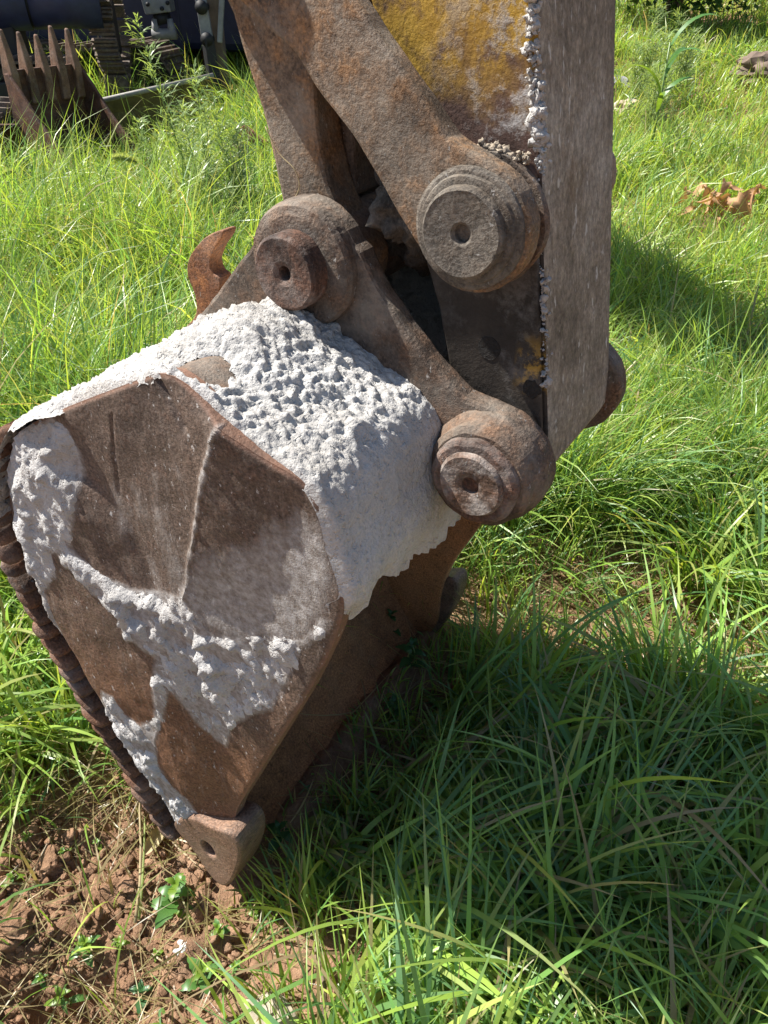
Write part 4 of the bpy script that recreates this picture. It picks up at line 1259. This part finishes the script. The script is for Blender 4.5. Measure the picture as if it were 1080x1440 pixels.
# dry straw lying flat on the soil
n = 6500
x = RNG.uniform(-1.2, 1.25, n*2); y = RNG.uniform(.25, 2.1, n*2)
k = RNG.uniform(size=n*2) < np.maximum(.6*dirt_mask(x, y), np.maximum(.9*thin_mask(x, y), .4))
x, y = x[k][:n], y[k][:n]; n = len(x)
ok = bucket_limit(x, y) > .03
x, y = x[ok], y[ok]; n = len(x)
tint = STRAW[RNG.integers(0, 3, n)]*RNG.uniform(.5, 1.25, (n, 1))
sets = [build_blades(np.stack([x, y, gz(x, y)+RNG.uniform(.002, .02, n)], 1), RNG.uniform(0, 6.283, n), RNG.uniform(.05, .2, n), RNG.uniform(.0012, .004, n), RNG.normal(1.45, .18, n), RNG.normal(0, .35, n), tint, 5, 1., RNG.normal(0, 1.2, n))]
x = RNG.uniform(-.95, -.45, 170); y = RNG.uniform(1.0, 1.22, 170)
n = 170
sets.append(build_blades(np.stack([x, y, gz(x, y)], 1), RNG.normal(-1.5, .7, n), RNG.uniform(.1, .26, n), RNG.uniform(.0015, .003, n), np.abs(RNG.normal(.3, .3, n)), RNG.uniform(.5, 2.2, n), STRAW[RNG.integers(0, 3, n)]*RNG.uniform(.8, 1.3, (n, 1)), 7, 1., RNG.normal(0, .8, n)))
grass_object('dry_straw', sets, 'dry straw stalks scattered over the bare soil')
# ================================================================== plants and small things
def leaf_mesh(name, ln, wd, fold=.25, bend=.35, teeth=0, n=6, mat=None):
    V = []; F = []
    for i in range(n+1):
        t = i/n
        w = wd*math.sin(math.pi*min(t*.92+.06, 1))**.8*(1-.25*t)
        if teeth and 0 < i < n: w *= 1+(.16 if i % 2 else -.10)
        if i == n: w = 0
        x = ln*t*math.cos(bend*t); z = -ln*t*math.sin(bend*t)*t
        V += [(x, -w/2, z+fold*w/2), (x, 0, z), (x, w/2, z+fold*w/2)]
    for i in range(n):
        a = i*3
        F += [(a, a+3, a+4, a+1), (a+1, a+4, a+5, a+2)]
    me = mesh(name, V, F, True)
    if mat: me.materials.append(mat)
    return me

def put(me, name, parent, loc, yaw, pitch, roll=0., sc=1.):
    o = link(name, me, None, parent)
    o.location = loc
    o.rotation_euler = (Matrix.Rotation(yaw, 3, 'Z') @ Matrix.Rotation(-pitch, 3, 'Y') @ Matrix.Rotation(roll, 3, 'X')).to_euler()
    o.scale = (sc, sc, sc)
    return o

def at_ground(px, py):
    p = ground_at(px, py)
    for _ in range(6): p = ground_at(px, py, float(gz(np.array([p[0]]), np.array([p[1]]))[0]))
    return Vector(p)

LM = {k: leaf_mesh('leaf', 1, .58, .22, .5, 1, 8, M[k]) for k in ('leaf_mint', 'leaf_shade', 'leaf_yellow')}
LN = {k: leaf_mesh('leaf', 1, .30, .25, .7, 0, 6, M[k]) for k in ('leaf_mint', 'leaf_shade', 'leaf_yellow')}
def seedling(px, py, h, leaf, tiers, label, mat='leaf_mint', group='leafy seedlings', narrow=False, lift=0.):
    p = at_ground(px, py); r = random.Random(px*7+py)
    t = empty('seedling', p, r.uniform(0, 6), label, 'plant', group)
    lean = Vector((r.uniform(-.2, .2), r.uniform(-.2, .2), 1))
    path = [lean*h*q+Vector((.01*math.sin(q*3+px), 0, 0)) for q in (0, .35, .7, 1)]
    tube('stem', path, [.0028, .0024, .002, .0012], M['stem'], t, 6)
    for k in range(tiers):
        q = (k+.6)/tiers
        c = lean*h*q
        s = leaf*(1.05-.55*max(0, q-.45)/.55)
        for j in range(2):
            put((LN if narrow else LM)[mat if r.random() > .2 else 'leaf_yellow' if mat == 'leaf_mint' else mat], 'leaf', t, c, k*1.57+j*math.pi+r.uniform(-.3, .3), r.uniform(.0, .5)+.4*q, r.uniform(-.3, .3), s*r.uniform(.8, 1.15))
    for j in range(3):
        put(LM['leaf_yellow' if mat == 'leaf_mint' else mat], 'leaf', t, lean*h, j*2.1, .9, 0, leaf*.45)
    return t
seedling(246, 1282, .085, .055, 4, 'bushy bright green seedling just below the bucket corner tooth')
seedling(283, 1385, .05, .045, 3, 'small serrated seedling above the pale stone at the bottom')
seedling(122, 1340, .05, .04, 3, 'bright seedling on the soil left of the straw stalk')
seedling(312, 1315, .035, .03, 2, 'tiny green seedling right of the bushy seedling')
seedling(500, 1400, .085, .045, 4, 'upright yellow green seedling at the edge of the shade, bottom centre', 'leaf_yellow')
seedling(95, 1415, .045, .05, 2, 'narrow leaved seedling at the bottom left corner', 'leaf_mint', narrow=True)
seedling(205, 1402, .025, .04, 2, 'flat rounded seedling low on the soil near the bottom', 'leaf_shade')
seedling(95, 1205, .03, .022, 3, 'tiny pale seedling beside the dry stalks left of the bucket')
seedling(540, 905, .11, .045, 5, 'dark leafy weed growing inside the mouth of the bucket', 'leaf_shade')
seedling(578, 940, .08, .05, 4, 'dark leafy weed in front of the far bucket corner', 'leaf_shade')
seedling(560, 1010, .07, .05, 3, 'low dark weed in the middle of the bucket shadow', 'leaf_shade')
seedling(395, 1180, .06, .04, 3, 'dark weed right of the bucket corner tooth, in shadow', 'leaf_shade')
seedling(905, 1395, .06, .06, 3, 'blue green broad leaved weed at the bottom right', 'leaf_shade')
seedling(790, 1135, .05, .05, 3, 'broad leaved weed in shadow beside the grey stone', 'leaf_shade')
seedling(812, 940, .03, .06, 2, 'pale broad leaf plant in the sun on the trodden patch', 'leaf_mint')
seedling(60, 1000, .07, .05, 3, 'sunlit leafy weed left of the bucket back', 'leaf_yellow')
seedling(15, 870, .10, .05, 4, 'sunlit weed at the left edge beside the bucket back', 'leaf_yellow')

for k_, (px_, py_, lb_) in enumerate(((40, 1180, 'tiny sprout at the left edge where grass meets bare soil'), (140, 1190, 'tiny sprout between the dry stalks and the straw stalk'),
        (170, 1330, 'tiny sprout left of the white pebble'), (60, 1380, 'tiny sprout above the narrow leaved seedling'), (225, 1345, 'tiny sprout touching the white pebble on its left'),
        (330, 1370, 'tiny sprout between the serrated seedling and the grass'), (360, 1290, 'tiny sprout at the shadow edge right of the tooth'), (20, 1240, 'tiny sprout above the big clod at the left edge'))):
    seedling(px_, py_, .02+.004*(k_ % 3), .016+.003*(k_ % 4), 2, lb_, 'leaf_mint' if k_ % 2 else 'leaf_yellow', 'sprouts on the soil')
# feathery tall weeds
def feathery(px, py, Y, h, label, dens=1., mat='leaf_weed', wide=.16):
    b = WP(px, py, Y); r = np.random.default_rng(int(px*3+Y*10))
    z0 = float(gz(np.array([b.x]), np.array([b.y]))[0])
    t = empty('tall_weed', (b.x, b.y, z0), 0, label, 'weed', 'tall feathery weeds')
    ns = 3
    V = []; Q = []; T = []; off = 0
    for s in range(ns):
        lx, ly = r.normal(0, .10, 2)
        hh = h*(1 if s == 0 else r.uniform(.6, .9))
        path = [(r.normal(0, .004)+lx*q*hh, ly*q*hh, hh*q) for q in np.linspace(0, 1, 7)]
        tube('stem', path, [.006*(1-.8*q) for q in np.linspace(0, 1, 7)], M['stem'], t, 6)
        nb = int(95*dens)
        q = r.uniform(.12, 1, nb)**.8
        base = np.stack([lx*q*hh, ly*q*hh, hh*q], 1)
        hd = r.uniform(0, 6.283, nb)
        ln = wide*(1.15-.75*q)*r.uniform(.5, 1.2, nb)
        # each branchlet carries several narrow leaflets
        for rep in range(4):
            bb_ = base+np.stack([np.cos(hd), np.sin(hd), .6+0*hd], 1)*(ln*rep*.2)[:, None]
            v, qd, tr, c = build_blades(bb_, hd+r.normal(0, .5, nb), ln*r.uniform(.5, .9, nb), r.uniform(.0045, .010, nb), r.uniform(.5, 1.3, nb), r.uniform(.2, 1.3, nb), np.ones((nb, 3)), 4)
            V.append(v); Q.append(qd+off); T.append(tr+off); off += len(v)
    link('foliage', fast_mesh('foliage', np.concatenate(V), np.concatenate(Q), np.concatenate(T)), M[mat], t)
feathery(292, 250, 4.7, 1.28, 'tallest feathery weed, rising in front of the upright post', 1.2, 'leaf_weed', .19)
feathery(322, 280, 4.4, .62, 'feathery weed close against the left edge of the bucket link', 1.1)
feathery(258, 260, 4.9, .55, 'feathery weed left of the tallest weed, under the dozer blade', 1.1)
feathery(300, 330, 3.9, .46, 'low feathery weed above the lifting hook', 1.1)
feathery(205, 245, 5.6, .62, 'wiry weed crossing the left half of the dozer blade', 1.1)
feathery(270, 235, 4.9, .85, 'wiry weed crossing the right end of the dozer blade', .9)
feathery(332, 235, 4.7, .95, 'high feathery weed beside the edge of the bucket link', 1.0)
feathery(225, 250, 5.2, .50, 'feathery weed below the middle of the dozer blade', 1.)
feathery(350, 265, 4.9, .60, 'feathery weed half hidden behind the bucket link', 1.)
feathery(40, 255, 5.6, .40, 'shaded feathery weed in front of the rusty bucket', 1., 'leaf_bush')
feathery(10, 290, 5.2, .38, 'shaded feathery weed at the left edge below the rusty bucket', 1., 'leaf_bush')
feathery(925, 120, 8.2, 1.0, 'feathery weed right of the arm at the top of the meadow', 1.1, 'leaf_weed', .22)
feathery(905, 80, 9.5, 1.0, 'tall feathery weed next to the arm at the top of the frame', 1.2, 'leaf_weed', .26)
feathery(965, 70, 10., .9, 'tall feathery weed behind the broad bladed plant', 1.1, 'leaf_weed', .26)

# broad bladed plant like young maize at the top right
b = WP(933, 110, 7.2)
mz = empty('broad_bladed_plant', (b.x, b.y, float(gz(np.array([b.x]), np.array([b.y]))[0])), 0, 'tall plant with broad arching blades right of the arm at the top', 'plant')
tube('stem', [(0, 0, 0), (.01, 0, .4), (.0, 0, .95)], [.012, .01, .006], M['stem'], mz, 8)
for k, (a, z, L_) in enumerate(((.3, .5, .45), (3.3, .58, .5), (.8, .68, .5), (2.6, .8, .4), (.2, .9, .55), (4.5, .45, .4), (5.4, .75, .4))):
    v, q, t_, c = build_blades(np.zeros((1, 3)), np.array([0.]), np.array([L_]), np.array([.045]), np.array([.35]), np.array([1.8]), np.ones((1, 3)), 8)
    me = fast_mesh('leaf', v, q, t_); me.materials.append(M['leaf_yellow' if k % 2 else 'leaf_mint'])
    o = link('leaf', me, None, mz); o.location = (0, 0, z); o.rotation_euler = (0, 0, a)

# foxtail grasses with drooping seed heads
def foxtail_head():
    V = []; Q = []; F = []
    n = 620; r = np.random.default_rng(2)
    s = r.uniform(0, 1, n); a = r.uniform(0, 6.283, n)
    rad = .0095*np.sin(np.pi*np.clip(s*.9+.08, 0, 1))**.6
    base = np.stack([s, rad*0, 0*s], 1)
    for k in range(n):
        d = np.array([.35, math.cos(a[k]), math.sin(a[k])]); d /= np.linalg.norm(d)
        p = np.array([s[k]*.06, 0, 0]); q = p+d*(rad[k]*1.0+.007)
        w = np.cross(d, [.3, .4, .8]); w = w/np.linalg.norm(w)*.0013
        i = len(V); V += [tuple(p-w), tuple(p+w), tuple(q)]; F.append((i, i+1, i+2))
    i0 = len(V)
    for j in range(9):
        t = j/8
        rr = .0075*math.sin(math.pi*min(t*.9+.07, 1))**.6
        for k in range(8):
            b = 2*math.pi*k/8; V.append((t*.06, rr*math.cos(b), rr*math.sin(b)))
    for j in range(8):
        for k in range(8): F.append((i0+j*8+k, i0+j*8+(k+1) % 8, i0+j*8+8+(k+1) % 8, i0+j*8+8+k))
    # droop
    V = [(x, y, z-6.*x*x) for x, y, z in V]
    me = mesh('seed_head', V, F); me.materials.append(M['seed_head']); return me
HEAD = foxtail_head()
def foxtail(px, py, Y, yaw, sc, label, tilt=.15):
    hp = WP(px, py, Y)
    d = Vector((math.cos(yaw), math.sin(yaw), 0))
    z0 = float(gz(np.array([hp.x]), np.array([hp.y]))[0])
    hgt = hp.z-z0
    if hgt < .02: hgt = .05
    base = Vector((hp.x, hp.y, z0))-d*hgt*.35
    t = empty('foxtail', base, 0, label, 'foxtail', 'foxtail stalks')
    e = Vector((hp.x, hp.y, z0+hgt))-base
    path = [Vector((e.x*q**1.8, e.y*q**1.8, e.z*(q**.85))) for q in np.linspace(0, 1, 8)]
    tube('stem', path, [.0022*sc]*8, M['stem'], t, 6)
    put(HEAD, 'seed_head', t, path[-1], yaw, tilt, 0, sc*1.25)
foxtail(158, 222, 4.3, .2, 1.5, 'plump green foxtail head standing clear in front of the dark bucket')
foxtail(22, 242, 4.5, 2.9, 1.2, 'small foxtail head at the left edge below the rusty bucket')
foxtail(470, 1218, .95, 3.1, .75, 'lone foxtail head glowing in the dark shade right of the tooth', 0)
foxtail(1022, 570, 2.6, .1, 1.4, 'foxtail head at the right edge beside the bent dry one')
foxtail(1062, 548, 2.6, -.4, 1.4, 'drooping dry foxtail head at the far right edge')
foxtail(1010, 595, 2.4, .3, 1.3, 'low foxtail head at the right, under the other two')
foxtail(662, 1045, 1.25, 1.2, .6, 'upright small foxtail head in the shade beside the grey stone', 1.2)

# stones
def stone(px, py, r, mat, label, seed, cat='stone', Y=None, flat=.7):
    p = at_ground(px, py) if Y is None else WP(px, py, Y)
    if Y is not None: p.z = float(gz(np.array([p.x]), np.array([p.y]))[0])+r*.3
    bm = bmesh.new(); bmesh.ops.create_icosphere(bm, subdivisions=4, radius=1)
    P = np.array([v.co[:] for v in bm.verts])
    k = 1+.5*fbm(P+seed, 1.1, 5, .55)
    Qn = P*k[:, None]*[r*1.2, r, r*flat]
    # a few flat broken facets
    rr = np.random.default_rng(seed)
    for _ in range(5):
        d = rr.normal(size=3); d /= np.linalg.norm(d); c = r*rr.uniform(.6, .85)
        h = Qn @ d; Qn = Qn-np.clip(h-c, 0, None)[:, None]*d*.85
    for v, q in zip(bm.verts, Qn): v.co = q
    me = bpy.data.meshes.new('stone'); bm.to_mesh(me); bm.free()
    o = link('stone', me, M[mat]); o.location = p+Vector((0, 0, r*flat*.3))
    me.polygons.foreach_set('use_smooth', [True]*len(me.polygons)); me.set_sharp_from_angle(angle=math.radians(35))
    return tag(o, label, cat, 'stones on the ground')
stone(385, 1432, .042, 'stone_pale', 'pale broken stone cut by the bottom edge of the picture', 1)
stone(258, 1335, .013, 'stone_white', 'small white pebble on the soil below the bushy seedling', 2)
stone(722, 1135, .055, 'stone_grey', 'grey stone half hidden in the shaded grass', 3)
stone(70, 1215, .030, 'soil', 'large brown clod of earth on the soil at left', 4, 'clod')
stone(28, 1300, .042, 'soil', 'big brown clod of earth at the left edge of the dug hollow', 5, 'clod')
stone(180, 1245, .022, 'soil', 'brown clod of earth left of the straw stalk', 6, 'clod')
stone(885, 98, .16, 'stone_tan', 'tan rock in the meadow right beside the arm', 7, Y=9.4)
stone(868, 70, .20, 'stone_grey', 'dark rock behind the tan rock beside the arm', 8, Y=10.5)
stone(1092, 48, .30, 'brown_post', 'brown boulder at the top right edge', 9, Y=11.0)
stone(840, 985, .022, 'stone_tan', 'small tan stone at the edge of the shadow', 10)
stone(930, 845, .016, 'stone_tan', 'tan pebble on the sunny trodden patch', 11)

# heap of dry curled leaves in the meadow
p = WP(1020, 262, 5.2); p.z = float(gz(np.array([p.x]), np.array([p.y]))[0])+.30
hp_ = empty('dry_leaf_heap', p, 0, 'heap of dry orange brown leaves caught on the meadow grass at right', 'leaves')
DL = [leaf_mesh('dry_leaf', .13, .075, .8, 1.6, 1, 7, M['dry_leaf']), leaf_mesh('dry_leaf', .10, .05, 1.1, 2.2, 1, 7, M['dry_leaf'])]
rr = random.Random(4)
for k in range(26):
    put(DL[k % 2], 'dry_leaf', hp_, (rr.gauss(0, .11), rr.gauss(0, .08), rr.uniform(-.06, .05)), rr.uniform(0, 6.28), rr.uniform(-.4, .9), rr.uniform(-1, 1), rr.uniform(.7, 1.4))
# single dry leaf by the corner tooth, straw stalk beside it
p = at_ground(205, 1205)
dl = link('dry_leaf', leaf_mesh('dry_leaf', .085, .034, .9, .6, 0, 8, M['straw'])); dl.location = p+Vector((0, 0, .012)); dl.rotation_euler = (.5, -.25, 1.1)
tag(dl, 'pale folded dry leaf on the soil just left of the corner tooth', 'leaf')
a_ = at_ground(190, 1298); b_ = WP(201, 1090, 1.02)
stalk = empty('straw_stalk', a_, 0, 'pale green straw stalk standing upright left of the corner tooth', 'stalk')
v = b_-a_
tube('stem', [v*q+Vector((.006*math.sin(q*5), 0, 0)) for q in (0, .25, .5, .75, 1)], [.0035, .003, .0026, .002, .001], M['straw'], stalk, 6, .5)
tube('stem', [v*q+Vector((.007+.004*math.sin(q*4), 0, 0)) for q in (0.02, .25, .5, .7)], [.003, .0026, .002, .001], M['seed_head'], stalk, 6, .5)
# bare twig at the bottom
a_ = at_ground(458, 1450); b_ = at_ground(445, 1350)
tw = link('twig', None)
bpy.data.objects.remove(tw)
tag(tube('twig', [a_+Vector((0, 0, .02)), a_.lerp(b_, .5)+Vector((.008, 0, .035)), b_+Vector((0, 0, .05))], [.005, .0045, .0035], M['brown_post']), 'bare brown twig at the bottom edge beside the seedling', 'twig')
# fine stem caught on the bucket link
sp3 = [ARM.matrix_world]
Mx = Matrix.Translation(Vector(ORG)) @ Matrix.Rotation(-PSI, 4, 'Z')
pts = [Mx @ Vector((onv(x, y, .27)[0], .27, onv(x, y, .27)[1])) for x, y in catmull([(373, 178), (392, 215), (414, 238), (421, 262), (413, 281), (405, 290)], 4, False)]
tag(tube('hair_thin_grass', pts, .0007, M['straw'], None, 5), 'hair thin dry grass caught on the front of the bucket link', 'stalk')

# bushes closing the view at the top right and behind the machines
def bush(x, y, r, h, label, seed, mat='leaf_bush', n=5200):
    rg = np.random.default_rng(seed); z0 = float(gz(np.array([x]), np.array([y]))[0])
    t = empty('bush', (x, y, z0), 0, label, 'bush', 'bushes behind the yard')
    for k in range(5):
        a = rg.uniform(0, 6.28); q = rg.uniform(.2, .6)
        tube('stem', [(0, 0, -.1), (r*.3*q*math.cos(a), r*.3*q*math.sin(a), h*.4), (r*q*math.cos(a), r*q*math.sin(a), h*.85)], [.05, .035, .01], M['brown_post'], t, 6)
    c = rg.normal(size=(26, 3)); c /= np.linalg.norm(c, axis=1)[:, None]; c *= rg.uniform(.35, .9, (26, 1))
    k = rg.integers(0, 26, n)
    P = c[k]+rg.normal(0, .17, (n, 3))
    P = P*[r, r, h*.55]+[0, 0, h*.55]
    P = P[P[:, 2] > .02]; n = len(P)
    a = rg.uniform(0, 6.283, n); tl = rg.uniform(-.9, .9, n); s = rg.uniform(.05, .11, n)
    d = np.stack([np.cos(a)*np.cos(tl), np.sin(a)*np.cos(tl), np.sin(tl)], 1); e = np.stack([-np.sin(a), np.cos(a), rg.uniform(-.5, .5, n)], 1)
    V = np.stack([P-d*s[:, None], P+e*s[:, None]*.45, P+d*s[:, None], P-e*s[:, None]*.45], 1).reshape(-1, 3)
    q = np.arange(n*4).reshape(-1, 4)
    link('foliage', fast_mesh('foliage', V, q, None, False), M[mat], t)
bush(4.6, 14.5, 1.5, 2.0, 'dark green bush behind the meadow, right of the arm', 1)
bush(7.4, 15.5, 1.7, 1.9, 'leafy bush behind the meadow toward the right edge', 2, 'leaf_weed')
bush(10.2, 15., 1.8, 2.4, 'leafy bush at the top right corner', 3)
